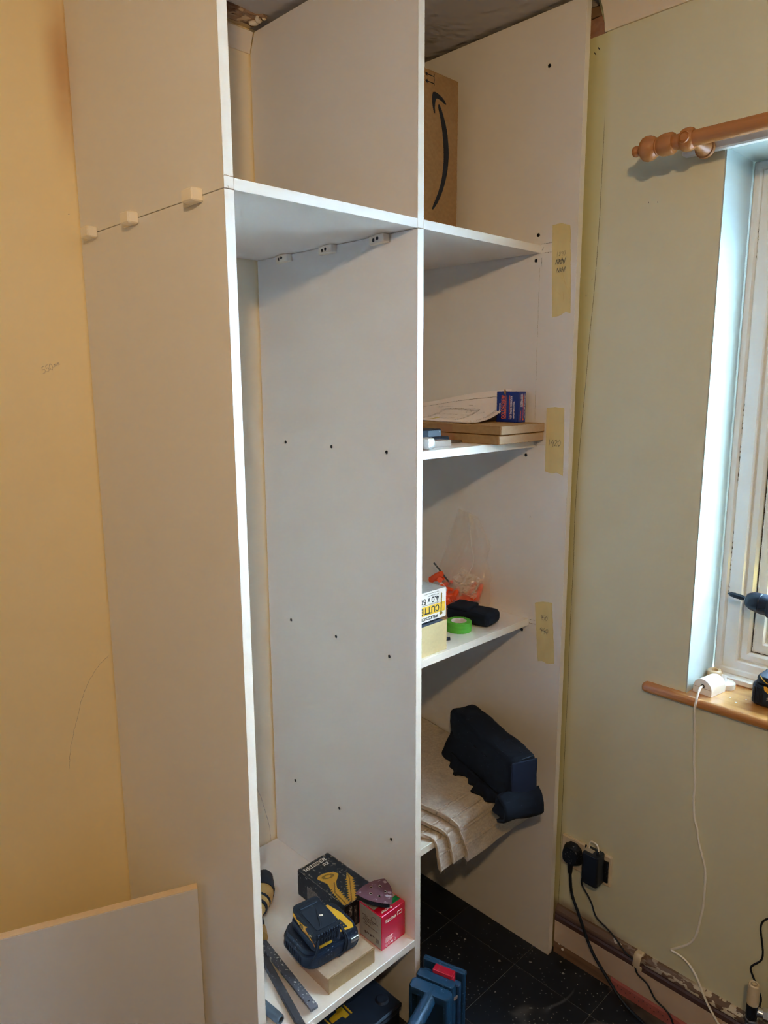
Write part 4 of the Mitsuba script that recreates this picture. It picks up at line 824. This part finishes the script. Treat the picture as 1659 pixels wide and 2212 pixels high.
solo('screw_bit', at(tube([(.5985, .046, Z95 + .0046), (.6080, .0405, Z95 + .0046)], .0042, 12), (0, 0, 0)), 'black_plastic', 'tiny black cylindrical bit on the shelf beside the kraft box', 'bit')

# clear bag of orange plugs
L_ = np.array([(.290, Z95 + .001), (.303, .965), (.312, 1.000), (.311, 1.022), (.293, 1.068), (.262, 1.150), (.235, 1.216)])
R_ = np.array([(.128, Z95 + .001), (.122, .968), (.124, 1.004), (.120, 1.040), (.137, 1.085), (.124, 1.128), (.168, 1.200)])
def bag_side(front):
    def f(u, v):   # u up, v across
        tt = np.linspace(0, 1, 7)
        ly, lz = np.interp(u, tt, L_[:, 0]), np.interp(u, tt, L_[:, 1]); ry, rz = np.interp(u, tt, R_[:, 0]), np.interp(u, tt, R_[:, 1])
        y, z = ly + (ry - ly) * v, lz + (rz - lz) * v
        puff = np.interp(u, [0, .12, .35, .55, .8, 1], [.076, .090, .078, .040, .020, .004]) * np.clip(4 * v * (1 - v), 0, 1) ** .6
        x0 = .874 - .003 * u
        n = (meshkit.fbm(np.stack([u * 6, v * 5, np.full_like(u, 3.0 + front)], -1), 3) - .5) * .022 * np.clip(4 * v * (1 - v), 0, 1) + .006 * np.abs(np.sin(v * 9 + u * 4 + meshkit.noise(np.stack([u * 4, v * 4, u * 0], -1)) * 4)) * np.clip(4 * v * (1 - v), 0, 1)
        x = x0 - (puff * (.92 if front else .02)) + (n if front else n * .1)
        return np.stack([np.minimum(x, .8765), y, np.maximum(z, Z95 + .0008)], -1)
    return f
k = thing('plastic_bag', 'clear plastic bag holding orange plugs, slumped against the tall panel', 'bag')
part(k, 'front_film', grid(bag_side(1), 46, 34), 'clear_film', True)
part(k, 'back_film', grid(bag_side(0), 30, 24), 'clear_film', True)
cr = [(.187, 1.185), (.176, 1.150), (.160, 1.115), (.146, 1.087), (.150, 1.060), (.162, 1.033)]
part(k, 'crease', tube([(.862 - .012 * i, y_, z_) for i, (y_, z_) in enumerate(cr)], .0010, 6, 30), 'clear_crease', True, label='bright crease in the film')
def crumple(u, v):
    n = meshkit.fbm(np.stack([u * 5, v * 5, u * 0 + 2], -1), 3) + .5 * np.abs(meshkit.noise(np.stack([u * 11, v * 9, u * 0], -1)) - .5)
    return np.stack([.792 + .030 * n, .205 - .080 * v - .02 * u, 1.012 + .058 * u - .022 * v], -1)
part(k, 'crumple', grid(crumple, 22, 22), 'clear_crease', False, label='crumpled cloudy part of the film')
part(k, 'top_strip', grid(lambda u, v: bag_side(1)(.91 + .09 * u, v) - np.array([.0006, 0, 0]), 6, 24), 'clear_film', True)
plug_m = None
def plug(L, r):
    a = lathe([(0, 0), (r * 1.25, 0), (r * 1.25, .002), (r, .003), (r, L * .45), (r * 1.06, L * .47), (r, L * .5), (r * 1.06, L * .6), (r * .97, L * .62), (r * 1.05, L * .75), (r * .9, L * .78), (r * .75, L), (r * .4, L), (r * .5, .004), (0, .004)], 14)
    return a
PL = plug(.046, .0062)
spots = [(.822, .272, 1.016, 40, 80, 20), (.812, .252, 1.022, 60, 100, 130), (.828, .246, 1.004, 10, 70, 60), (.806, .226, 1.000, 75, 85, 10), (.838, .222, .986, 20, 95, 100), (.803, .205, .986, 80, 80, 40), (.818, .192, .976, 10, 88, 70), (.842, .182, .978, 50, 90, 150),
         (.812, .172, .970, 85, 85, 10), (.838, .160, .974, 20, 80, 60), (.836, .148, .990, 60, 95, 120), (.845, .200, .964, 0, 90, 30), (.820, .215, .963, 0, 88, 160), (.812, .240, .962, 0, 92, 95), (.835, .255, .964, 0, 90, 20), (.845, .165, 1.004, 60, 30, 20), (.815, .158, .962, 0, 90, 75), (.848, .142, 1.000, 10, 20, 60), (.803, .186, .998, 40, 70, 110), (.800, .218, .972, 0, 85, 140)]
PLd = mikit.ply(PL, 'orange_plastic', 35)
for i, (x, y, z, a, b, c) in enumerate(spots):
    kk = thing('orange_plug', 'orange plastic wall plug inside the clear bag', 'plug', 'orange plugs in the clear bag')
    scene[kk] = {**PLd, 'to_world': T().translate([x, y, z]).rotate([0, 0, 1], c).rotate([1, 0, 0], b).translate([0, 0, -.023])}
for i, (pts, r_) in enumerate((([(.815, .287, 1.012), (.812, .262, 1.030), (.812, .246, 1.038)], .0085), ([(.802, .236, 1.010), (.800, .220, .990), (.800, .205, .968)], .0085))):
    kk = thing('orange_plug', 'larger orange tube plug inside the clear bag', 'plug', 'large orange plugs in the clear bag'); scene[kk] = mikit.ply(tube(pts, r_, 14, 14), 'orange_plastic', 40)
solo('steel_pin', tube([(.826, .288, 1.060), (.822, .222, 1.012)], .0024, 8), 'tube_grey', 'thin grey metal rod poking up inside the clear bag', 'rod')
solo('paper_slip', at(bx(-.0002, .0002, -.017, .017, -.007, .007), (.799, .2285, 1.007), -10, 28, 0), 'white_card', 'small white paper slip in the bag among the orange plugs', 'paper')

# ------------------------------------------------------------------ right bay, shelf at 480: towel and black bag
k = thing('towel', 'folded beige towel with ribbed borders hanging over the front of the lowest right shelf', 'towel')
def towel_layer(n, xl_fn, xr, z0, front, drop, t):
    """a folded layer: flat from the back, over the shelf edge, hanging"""
    back = .40
    ys = np.r_[np.linspace(back, .02, 40), ]
    path = [(y_, z0 + .028 * (max(y_ - .05, 0) / .35) ** 1.2) for y_ in ys]
    rr = .016 + (Z48 * 0); zc = z0 - rr
    for a in np.linspace(0, 90, 9)[1:]: path.append((.02 + 0 - (front + .02) * math.sin(math.radians(a)) , z0 - rr * (1 - math.cos(math.radians(a))) - 0))
    zl = path[-1][1]
    for s_ in np.linspace(0, 1, 22)[1:]: path.append((-front - .004 * s_ * math.sin(3 * s_), zl + (drop - zl) * s_))
    path = np.array(path); d = np.r_[0, np.cumsum(np.linalg.norm(np.diff(path, axis=0), axis=1))]; d /= d[-1]
    def f(u, v):
        y_, z_ = np.interp(u, d, path[:, 0]), np.interp(u, d, path[:, 1])
        xl = xl_fn(u); x = xl + (xr - xl) * v + .003 * np.sin(u * 22 + n) * (1 - v)
        nz_ = (meshkit.fbm(np.stack([x * 26 + n, y_ * 26, z_ * 26], -1), 3, n) - .5)
        rib = np.zeros_like(u)
        for c_ in RIBS: rib += .0015 * np.exp(-((u - c_) / .0026) ** 2) - .0013 * np.exp(-((np.abs(u - c_) - .009) / .004) ** 2)
        bord = .0022 * np.exp(-(v / .018) ** 2) 
        flat_ = np.clip((z_ - (drop + .012)) / .05, 0, 1)
        z_ = z_ + (.010 * nz_ + rib * 1 + bord) * np.clip((u < .80) * 1.0, .25, 1)
        y_ = y_ - ((u >= .70) * (.006 * nz_ + rib * 1.2) + .010 * (u > .8) * np.sin(x * 31 + n * 2) * (u - .8))
        return np.stack([x, y_, np.maximum(z_, np.where(y_ > -.001, Z48 + .004, 0))], -1)
    return thick(grid(f, 300, 110), t)
RIBS = (.670, .745, .820, .905)
tl = [(2, lambda u: np.interp(u, [0, .62, .78, 1], [.470, .478, .500, .527]), .868, Z48 + .0115, .0095, .398, .0085),
      (1, lambda u: np.interp(u, [0, .62, .78, 1], [.470, .515, .530, .562]), .871, Z48 + .0245, .0190, .406, .0095),
      (0, lambda u: np.interp(u, [0, .58, .76, 1], [.476, .553, .566, .605]), .874, Z48 + .0385, .0290, .394, .0105)]
for n, fn, xr, z0, fr_, dp, t_ in tl:
    m = towel_layer(n, fn, xr, z0, fr_, dp, t_)
    part(k, 'fold', m, 'terry_cloth', True)
    # sewn hem at the left edge
    P_ = grid(lambda u, v: np.stack([u, v, u * 0], -1), 2, 2)
    ev = m.vertices[: 300 * 110].reshape(300, 110, 3)[104:, 0] + np.array([.0005, -.0005, .0005])
    part(k, 'hem', tube(ev[::5], .0022, 8), 'towel_rib', 40, label='sewn hem')
thr = []
for x, y_, z_ in ((.523, -.012, .412), (.516, -.011, .418), (.541, -.016, .452), (.565, -.022, .43), (.59, -.03, .415)):
    for j in range(4):
        a = RNG.normal(size=3) * .006; thr.append(tube([(x, y_ - .002, z_), (x + a[0] * .5, y_ - .006, z_ + a[2]), (x + a[0], y_ - .008, z_ - .012 + a[1])], .00035, 4, 7))
part(k, 'loose_thread', cat(*thr), 'towel_rib', kind='stuff')

k = thing('black_bag', 'black soft padded bag lying on the beige towel against the tall panel', 'bag')
w_ = np.array([.372, .928, 0]); n_ = np.array([-.928, .372, 0])          # along the bag, and to its left side
P0 = np.array([.7555, -.1250, 0])                                        # front, top, right
Lb, zb0, zb1 = .318, .520, .6645
def bagpt(a, b, c): return P0 + w_ * a + n_ * b + np.array([0, 0, c])
def soft(m, amp, f, seed):
    m.vertices += m.vertex_normals * ((meshkit.fbm(m.vertices * f + seed, 3) - .5) * amp)[:, None]; return m
B = rbox(Lb, .082, zb1 - zb0, .016, 3).subdivide_to_size(.008)
v = B.vertices
end = np.clip((v[:, 0] - .05) / .11, 0, 1)                               # the back end is rounder and lower on the left
v[:, 2] -= .003 * end ** 2 * (v[:, 2] > 0); v[:, 1] *= 1 + .10 * np.sin((v[:, 0] + .16) / Lb * np.pi)
v[:, 1] += .030 * np.clip(-v[:, 2] / .072, 0, 1) * np.clip(v[:, 0] / .16 + .2, 0, 1)
v[:, 2] -= .006 * np.exp(-((v[:, 0] + .02) / .05) ** 2) * (v[:, 2] > .03)
B.vertices = v; B = soft(B, .010, 22, 5)
M4 = np.eye(4); M4[:3, 0], M4[:3, 1], M4[:3, 3] = w_, n_, bagpt(Lb / 2, .043, (zb0 + zb1) / 2)
B.apply_transform(M4); B.vertices[:, 0] = np.minimum(B.vertices[:, 0], .8755)
part(k, 'body', B, 'black_cloth', 60)
fm = rbox(.006, .074, .086, .0028, 2).subdivide_to_size(.006); fm = soft(fm, .003, 40, 2)
Mf = M4.copy(); Mf[:3, 3] = bagpt(-.0010, .041, .610); fm.apply_transform(Mf); part(k, 'end_panel', fm, 'navy_cloth', 50, label='dark navy end panel')
def flap_fn(u, v):
    a = np.interp(u, [0, .25, .5, .75, 1], [.004, -.014, -.020, -.016, .006]); c = np.interp(u, [0, .25, .5, .75, 1], [.570, .560, .545, .525, .510])
    b = -.004 + .118 * v; a = a + .012 * np.sin(v * 4.5 + .5) * np.sin(u * 3) - .014 * (1 - v) * u
    P = P0 + a[..., None] * w_ + b[..., None] * n_; P[..., 2] = c - .004 * np.sin(v * 6); return P
part(k, 'front_flap', thick(grid(flap_fn, 18, 18), .008), 'black_cloth', True)
def skirt_fn(u, v):
    a = -.016 + (Lb * .88) * u; out = .084 + .020 * u + (.014 + .010 * np.sin(u * 17) + .006 * np.sin(u * 41 + 1)) * v
    c = .545 - .030 * v ** .8 + .010 * u - .004 * np.sin(u * 23) * v
    P = P0 + a[..., None] * w_ + out[..., None] * n_; P[..., 2] = c; P[..., 0] = np.minimum(P[..., 0], .874); return P
part(k, 'side_strap', thick(grid(skirt_fn, 60, 8), .006), 'black_cloth', True)
part(k, 'piping', tube([bagpt(.004, .012, .658), bagpt(.001, .040, .658), bagpt(.004, .074, .650)], .0018, 6, 14), 'black_plastic')
# ------------------------------------------------------------------ window wall: curtain pole
k = thing('curtain_pole', 'turned wooden curtain pole with a finial above the window', 'curtain pole')
PX, PZ = .813, 2.033
def along(prof, y0, sgn=-1, sec=40):
    m = trimesh.creation.revolve(np.array([(r, t) for t, r in prof], float), sections=sec)
    M = np.eye(4); M[:3, 0], M[:3, 1], M[:3, 2] = (1, 0, 0), (0, 0, 1) if sgn < 0 else (0, 0, -1), (0, sgn, 0); M[:3, 3] = (PX, y0, PZ - .006)
    m.apply_transform(M)
    if m.volume < 0: m.invert()
    return m
pole_prof = [(0, 0), (0, .0145), (1.345, .0145), (1.345, 0)]
part(k, 'rod', along(pole_prof, -.352), 'oak', 30)
fin = [(0, 0), (.001, .005), (.004, .0095), (.0085, .011), (.0125, .0098), (.0150, .0072), (.0185, .0125), (.0225, .0185), (.0270, .0225), (.0330, .0242), (.0400, .0238), (.0470, .0212), (.0510, .0180), (.0525, .0162), (.0545, .0172), (.0565, .0160), (.0585, .0178), (.0640, .0205), (.0720, .0212), (.0790, .0212), (.0850, .0205), (.0880, .0186), (.0880, .0128), (.0980, .0128), (.0980, 0)]
part(k, 'finial', along(fin, -.2585), 'oak', 35, label='turned finial')
part(k, 'finial', along(fin, -1.7905, 1), 'oak', 35, label='turned finial')
for y0 in (-.374, -1.66):
    ring = [(-.0125, .0148), (-.0130, .0168), (-.0095, .0198), (-.004, .0216), (.004, .0216), (.0095, .0198), (.0130, .0168), (.0125, .0148)]
    b_ = part(k, 'bracket', along([(t + .013, r) for t, r in ring], y0 + .013), 'oak', 35)
    arm = trimesh.creation.revolve(np.array([(0, 0), (.0095, 0), (.0085, .016), (.0095, .034), (.0125, .046), (.0155, .056), (.0165, .064), (.0190, .066), (.0195, .0735), (0, .0735)]), sections=32)
    Mr = np.eye(4); Mr[:3, 0], Mr[:3, 1], Mr[:3, 2] = (0, 1, 0), (0, 0, 1), (1, 0, 0); Mr[:3, 3] = (PX + .010, y0, PZ - .006); arm.apply_transform(Mr)
    part(b_, 'arm', arm, 'oak', 35)
    plugf = trimesh.creation.revolve(np.array([(0, .0016), (.0065, .0014), (.0078, 0), (.0088, -.001), (.0098, .0006), (.0108, -.002), (0, -.002)]), sections=28)
    Mp = np.eye(4); Mp[:3, 0], Mp[:3, 1], Mp[:3, 2] = (0, -1, 0), (0, 0, 1), (-1, 0, 0); Mp[:3, 3] = (PX - .0212, y0, PZ - .006); plugf.apply_transform(Mp)
    part(b_, 'rosette', plugf, 'oak', 35)
struct('trim_4', bx(.8985, XW + .0005, -1.72, -.3235, 2.0225, 2.066, .003), 'upvc', label='painted batten behind the curtain pole')

# ------------------------------------------------------------------ things on the window board
SZ = .861 + EPS
k = thing('cable_switch', 'white half round device with a white flex on the window board by the reveal', 'switch')
half = [(-.0225, 0), (-.0225, .012)] + [(.0225 * math.cos(a), .0135 + .0225 * math.sin(a)) for a in np.linspace(math.pi, 0, 14)] + [(.0225, .012), (.0225, 0)]
hb = trimesh.creation.extrude_polygon(Polygon(half).buffer(-.001).buffer(.001), .056, engine='earcut')
ax = np.array([.80, .20, 0]); ax = np.array([.985, -.17, 0]); ax /= np.linalg.norm(ax)
lft = np.array([-ax[1], ax[0], 0])
part(k, 'body', frame(hb, (.9335, -.4365, SZ), -lft, (0, 0, 1)), 'white_plastic', 30)
_hb = hb.copy(); Mh = np.eye(4); Mh[:3, 0], Mh[:3, 1], Mh[:3, 2], Mh[:3, 3] = lft, (0, 0, 1), -np.cross((0, 0, 1), lft) , (.9335, -.4365, SZ)
Mh[:3, 2] = np.cross(Mh[:3, 0], Mh[:3, 1]); 
if Mh[0, 2] < 0: Mh[:3, 0] *= -1; Mh[:3, 2] = np.cross(Mh[:3, 0], Mh[:3, 1])
_hb.apply_transform(Mh); scene[k + '__body'] = mikit.ply(_hb, 'white_plastic', 30)
part(k, 'groove', frame(bx(-.0222, .0222, .0148, .0156, -.0004, .0003), (.9335, -.4365, SZ), lft * (1 if np.cross(lft, (0, 0, 1))[0] < 0 else -1), (0, 0, 1)), 'grey_card')
part(k, 'cable_hole', at(trimesh.creation.icosphere(2, .0045), (.9330, -.4370, SZ + .0200)), 'rubber', True)
cab = [(.934, -.4372, .8815), (.922, -.4380, .8818), (.908, -.4385, .876), (.8975, -.4390, .860), (.8965, -.4375, .835), (.9060, -.4362, .795), (.9105, -.4376, .7445), (.913, -.4394, .6997), (.9145, -.4442, .6528), (.9150, -.4436, .6217), (.9148, -.4455, .590), (.9148, -.4500, .5600), (.9146, -.4570, .5400), (.9146, -.4640, .5060), (.9146, -.4760, .4715), (.9146, -.4828, .4400), (.9146, -.4848, .3950), (.9146, -.4845, .3521), (.914, -.4807, .3173), (.913, -.4735, .2670), (.912, -.4530, .2320), (.9115, -.4260, .2060), (.9110, -.4195, .1990), (.9105, -.4290, .1985), (.908, -.4580, .1950), (.903, -.4882, .1700), (.8985, -.5135, .1310), (.896, -.5480, .0900), (.894, -.585, .045), (.885, -.610, .012)]
part(k, 'flex', tube(cab, .0027, 10, 220), 'white_plastic', True)
k = thing('pull_switch', 'round white plastic base with a short spigot beside the white half round device', 'switch')
part(k, 'base', at(lathe([(0, 0), (.0205, 0), (.0210, .002), (.0210, .012), (.0198, .0138), (.006, .0142), (0, .0142)], 36), (1.0110, -.4590, SZ)), 'white_plastic', 30)
part(k, 'rim', at(lathe([(.0202, .0098), (.0213, .0098), (.0213, .0108), (.0202, .0108), (.0202, .0098)], 36), (1.0110, -.4590, SZ)), 'white_plastic', 30)
part(k, 'spigot', at(lathe([(0, .013), (.0062, .013), (.0058, .028), (.0034, .028), (.0034, .020), (0, .020)], 20), (1.0125, -.4540, SZ)), 'white_plastic', 30)
k = thing('wooden_ring', 'small pale wooden turned ring in the corner of the window board', 'ring')
scene[k] = mikit.ply(at(lathe([(.0066, .004), (.0066, .026), (.0080, .0295), (.0125, .0305), (.0160, .0275), (.0168, .0210), (.0160, .0060), (.0145, 0), (.0070, 0), (.0066, .004)], 36), (1.0270, -.4270, SZ)), 'pale_wood', 40)

# cordless drill standing on its battery
k = thing('cordless_drill', 'black cordless drill standing on its battery on the window board', 'drill')
du = np.array([.06, .998, 0]); du /= np.linalg.norm(du); dn = np.array([du[1], -du[0], 0])   # forward, and to the right (window side)
DC = np.array([.9930, -.5890, SZ])
def dr_(m):
    m = m.copy(); M = np.eye(4); M[:3, 0], M[:3, 1], M[:3, 2], M[:3, 3] = du, -dn, (0, 0, 1), DC
    m.apply_transform(M); return m
part(k, 'battery', dr_(at(rprism(.115, .074, .050, .014, .006), (0, 0, .0255))), 'black_plastic', 35)
part(k, 'battery_top', dr_(at(rprism(.104, .068, .022, .014, .006), (-.002, 0, .058))), 'black_dusty', 35)
for i in range(7): part(k, 'grip_rib', dr_(at(rbox(.0012, .002, .034, .0005, 1), (.0505 - .0032 * i, .0373, .026))), 'vent_black')
flash = Polygon([(-.032, .030), (.006, .036), (.024, .044), (.0235, .040), (.016, .026), (.000, .022), (-.028, .016), (-.045, .016), (-.045, .028)])
sideface = lambda m: frame(m, DC + (-dn) * .0372, -du, (0, 0, 1))
fl_ = lambda poly, z: (lambda mm: (mm.apply_translation((0, 0, 0)), mm)[1])(prism(poly, .0008))
part(k, 'badge', sideface(fl_(Polygon([(-.030, .049), (-.024, .050), (-.010, .040), (.004, .038), (.050, .044), (.050, .030), (.012, .026), (.002, .018), (-.004, .028), (-.016, .033), (-.028, .040)]), 0)), 'yellow', label='yellow flash on the battery')
part(k, 'badge', sideface(fl_(Polygon([(-.018, .006), (-.010, .012), (.050, .014), (.050, .006)]), 0)), 'yellow', label='lower yellow flash on the battery')
part(k, 'lettering', sideface((lambda m: (m.apply_translation((0, 0, .0006)), m)[1])(fit_text('18V', .014, .0065, -.022, .0195))), 'grey_card')
part(k, 'trim_line', dr_(tube([(.040, .0345, .070), (.030, .036, .060), (.010, .0365, .0545), (-.030, .0365, .0535)], .0012, 6, 14)), 'yellow_dim')
part(k, 'handle', dr_(tube([(-.004, 0, .060), (-.010, 0, .100), (-.016, 0, .150), (-.018, 0, .200)], [.021, .019, .020, .024], 18, 20, flat=(1.0, .82))), 'black_plastic', 40)
part(k, 'trigger', dr_(at(rbox(.014, .014, .030, .004, 2), (.012, 0, .178))), 'black_dusty', 30)
ez = .214
axd = lambda t: (t, 0, ez + .10 * t)
def dlathe(prof, sec=30):
    m = trimesh.creation.revolve(np.array([(r, t) for t, r in prof], float), sections=sec); M = np.eye(4)
    z = np.array([1, 0, .10]); z /= np.linalg.norm(z); M[:3, 2] = z; M[:3, 1] = (0, 1, 0); M[:3, 0] = np.cross((0, 1, 0), z); M[:3, 3] = (0, 0, ez); m.apply_transform(M)
    if m.volume < 0: m.invert()
    return dr_(m)
part(k, 'motor_body', dlathe([(-.105, 0), (-.105, .020), (-.098, .028), (-.06, .031), (.0, .031), (.020, .029), (.028, .027), (.028, 0)]), 'yellow', 35)
part(k, 'gear_collar', dlathe([(.0285, 0), (.0285, .0265), (.046, .0255), (.048, .0235), (.048, 0)]), 'black_plastic', 35)
part(k, 'chuck', dlathe([(.0485, 0), (.0485, .0225), (.064, .0232), (.0655, .0212), (.068, .0222), (.085, .0205), (.0935, .0160), (.0965, .0105), (.0965, 0)]), 'navy_plastic', 35)
part(k, 'nose_ring', dlathe([(.0950, .0060), (.0955, .0142), (.0972, .0128), (.0985, .0060), (.0950, .0060)]), 'steel', 35)
part(k, 'bit', dlathe([(.097, 0), (.097, .0046), (.104, .0046), (.1045, .0062), (.126, .0062), (.128, .0055), (.132, .0058), (.136, .0030), (.140, .0008), (.140, 0)], 6), 'black_plastic')

# ------------------------------------------------------------------ wall socket, plugs and cables
k = thing('wall_socket', 'double white wall socket low on the green wall beside the tall panel', 'socket')
part(k, 'plate', bx(.9080, XW - .0002, -.2545, -.1085, .2770, .3640, .003), 'cream_plastic')
part(k, 'screw', frame(lathe([(0, .0006), (.0014, .0006), (.002, .0008), (.0032, .0004), (.0034, 0), (0, 0)], 14), (.9081, -.2420, .3205), (0, 0, 1), (0, 1, 0)), 'steel', 30)
part(k, 'rocker', bx(.9062, .9083, -.186, -.176, .336, .352, .0008), 'cream_plastic')
k = thing('mains_plug', 'black three pin plug in the left half of the wall socket', 'plug')
pp = Polygon([(-.1275, .3060), (-.1252, .3240), (-.1300, .3430), (-.1420, .3530), (-.1580, .3535), (-.1710, .3450), (-.1755, .3270), (-.1735, .3060), (-.1600, .2985), (-.1400, .2985)]).buffer(.003)
pp = affinity.translate(pp, .004, 0)
m = cat(trimesh.creation.extrude_polygon(pp, .016, engine='earcut'))
hull = trimesh.convex.convex_hull(np.vstack([np.c_[np.array(pp.exterior.coords), np.full(len(pp.exterior.coords), .0)], np.c_[np.array(pp.buffer(-.001).exterior.coords), np.full(len(pp.buffer(-.001).exterior.coords), .010)], np.c_[np.array(pp.buffer(-.007).exterior.coords), np.full(len(pp.buffer(-.007).exterior.coords), .022)]]))
part(k, 'body', frame(affinity_m := hull, (.9075, 0, 0), (0, 1, 0), (0, 0, 1)).apply_transform(np.diag([1, 1, 1, 1])), 'black_dusty', 35)
_h = hull.copy(); _h.vertices = np.c_[.9074 - hull.vertices[:, 2], hull.vertices[:, 0], hull.vertices[:, 1]]
if _h.volume < 0: _h.invert()
scene[k + '__body'] = mikit.ply(_h, 'black_dusty', 35)
part(k, 'strain_relief', tube([(.8945, -.1460, .304), (.8935, -.1463, .290), (.8930, -.1468, .274)], [.0078, .0072, .0056], 14), 'black_plastic', 40)
part(k, 'flex', tube([(.8930, -.1468, .278), (.8915, -.1505, .250), (.8890, -.1590, .215), (.8860, -.1790, .180), (.8840, -.2050, .1290), (.8800, -.2360, .0850), (.878, -.2670, .0560), (.874, -.3010, .0290), (.868, -.342, .0085), (.862, -.375, .0045), (.848, -.420, .0045), (.83, -.47, .0045)], .0038, 10, 110), 'black_plastic', True)
k = thing('charger_plug', 'black rectangular mains charger in the right half of the wall socket', 'charger')
part(k, 'body', at(rprism(.040, .046, .086, .007, .003), (.8868, -.2150, .3290)), 'black_plastic', 35)
part(k, 'back_plate', at(rprism(.005, .050, .060, .002, .001), (.9055, -.2235, .3200)), 'black_dusty', 35)
part(k, 'dust', at(bx(-.009, .006, -.013, .012, 0, .0005), (.888, -.203, .3722)), 'grey_card')
part(k, 'white_lead', tube([(.884, -.2290, .370), (.884, -.2300, .385), (.886, -.2240, .3965), (.889, -.2130, .3980), (.892, -.2025, .3930), (.894, -.1985, .3800), (.896, -.1970, .366)], .0022, 8, 40), 'white_plastic', True)
part(k, 'lead_plug', tube([(.884, -.2288, .3715), (.884, -.2288, .3835)], .0038, 12), 'black_plastic', 30)
part(k, 'black_lead', tube([(.900, -.1860, .372), (.9010, -.1850, .345), (.9020, -.1845, .310), (.9030, -.1805, .285), (.9030, -.1770, .2530), (.9030, -.1925, .2320), (.9025, -.2110, .2060), (.9010, -.2240, .1820), (.8990, -.2560, .1685), (.8975, -.2900, .1490), (.8965, -.3140, .1320), (.8960, -.3340, .1240), (.8960, -.3460, .0950), (.8960, -.3720, .0830), (.8955, -.3950, .0550), (.8960, -.4200, .0440), (.8940, -.4360, .0340), (.8925, -.4480, .0160), (.886, -.468, .0045), (.87, -.50, .0045)], .0021, 8, 160), 'black_plastic', True)
k = thing('cable_clip', 'cream plastic cable clip over the dark skirting moulding', 'clip')
part(k, 'hoop', tube([(.9035, -.3460, .146), (.8985, -.3460, .1500), (.8925, -.3455, .1440), (.8915, -.3440, .1280), (.8940, -.3420, .1120)], .0062, 10, 24, flat=(1.6, .5)), 'cream_plastic', 40)
part(k, 'base', bx(.8985, .9040, -.3545, -.3320, .1000, .1120, .0012), 'cream_plastic')
part(k, 'top', at(rbox(.012, .019, .010, .003, 2), (.9045, -.3475, .1480)), 'cream_plastic', 30)

# radiator valve at the lower right and the cable by it
k = thing('radiator_valve', 'white capped radiator valve with chrome fittings by the skirting at the far right', 'radiator valve')
VX, VY = .845, -.6275
part(k, 'cap', at(lathe([(0, .0485), (.0040, .0485), (.0048, .0470), (.0090, .0485), (.0108, .0470), (.0118, .0440), (.0122, 0), (0, 0)], 32), (VX, VY, .2385)), 'cream_plastic', 30)
part(k, 'cap_ring', at(lathe([(.0045, .0481), (.0062, .0487), (.0062, .0481), (.0045, .0481)], 24), (VX, VY, .2385)), 'grey_print', 30)
part(k, 'body', at(lathe([(0, 0), (.0112, 0), (.0118, .004), (.0118, .030), (.0105, .034), (0, .034)], 28), (VX, VY, .2045)), 'black_plastic', 30)
part(k, 'nut', at(lathe([(0, 0), (.0135, 0), (.0150, .002), (.0150, .007), (.0135, .010), (0, .010)], 6), (VX, VY, .1935)), 'chrome')
part(k, 'nut', at(lathe([(0, 0), (.0125, 0), (.0135, .002), (.0135, .006), (.0125, .008), (0, .008)], 28), (VX, VY, .1850)), 'chrome', 30)
part(k, 'pipe', at(lathe([(0, 0), (.0075, 0), (.0075, .186), (0, .186)], 24), (VX, VY, .0005)), 'skirt_dark', 30)
part(k, 'tail', tube([(VX + .004, VY - .006, .2200), (VX + .008, VY - .020, .2200)], [.0095, .0095], 20), 'chrome', 30)
part(k, 'tail_nut', tube([(VX + .008, VY - .020, .2200), (VX + .013, VY - .036, .2200)], [.0135, .0135], 6), 'chrome')
part(k, 'union', tube([(VX + .013, VY - .036, .2200), (VX + .020, VY - .060, .2200)], [.011, .011], 20), 'black_plastic', 30)
k = thing('radiator', 'flat white panel radiator under the window just outside the picture', 'radiator')
part(k, 'panel', bx(.850, .868, -1.50, -.690, .15, .72, .006), 'white_plastic')
for i in range(22): part(k, 'fin', bx(.869, .905, -1.47 + .036 * i, -1.4685 + .036 * i, .17, .70), 'white_plastic')
part(k, 'tail', tube([(VX + .020, VY - .060, .2200), (.860, -.692, .2200)], .009, 14), 'chrome', 30)
solo('thin_cable', tube([(.905, -.680, .440), (.9125, -.640, .412), (.9150, -.6240, .4030), (.9150, -.6105, .3820), (.9150, -.6150, .3400), (.9150, -.6190, .3030), (.9140, -.6135, .2880), (.9130, -.5995, .2680), (.9130, -.5992, .2570), (.9120, -.6080, .2400), (.9080, -.6180, .2260), (.9060, -.6270, .2070), (.9030, -.6270, .1960), (.892, -.632, .186)], .0021, 8, 90), 'black_plastic', 'thin black cable kinked down the wall behind the radiator valve', 'cable', True)
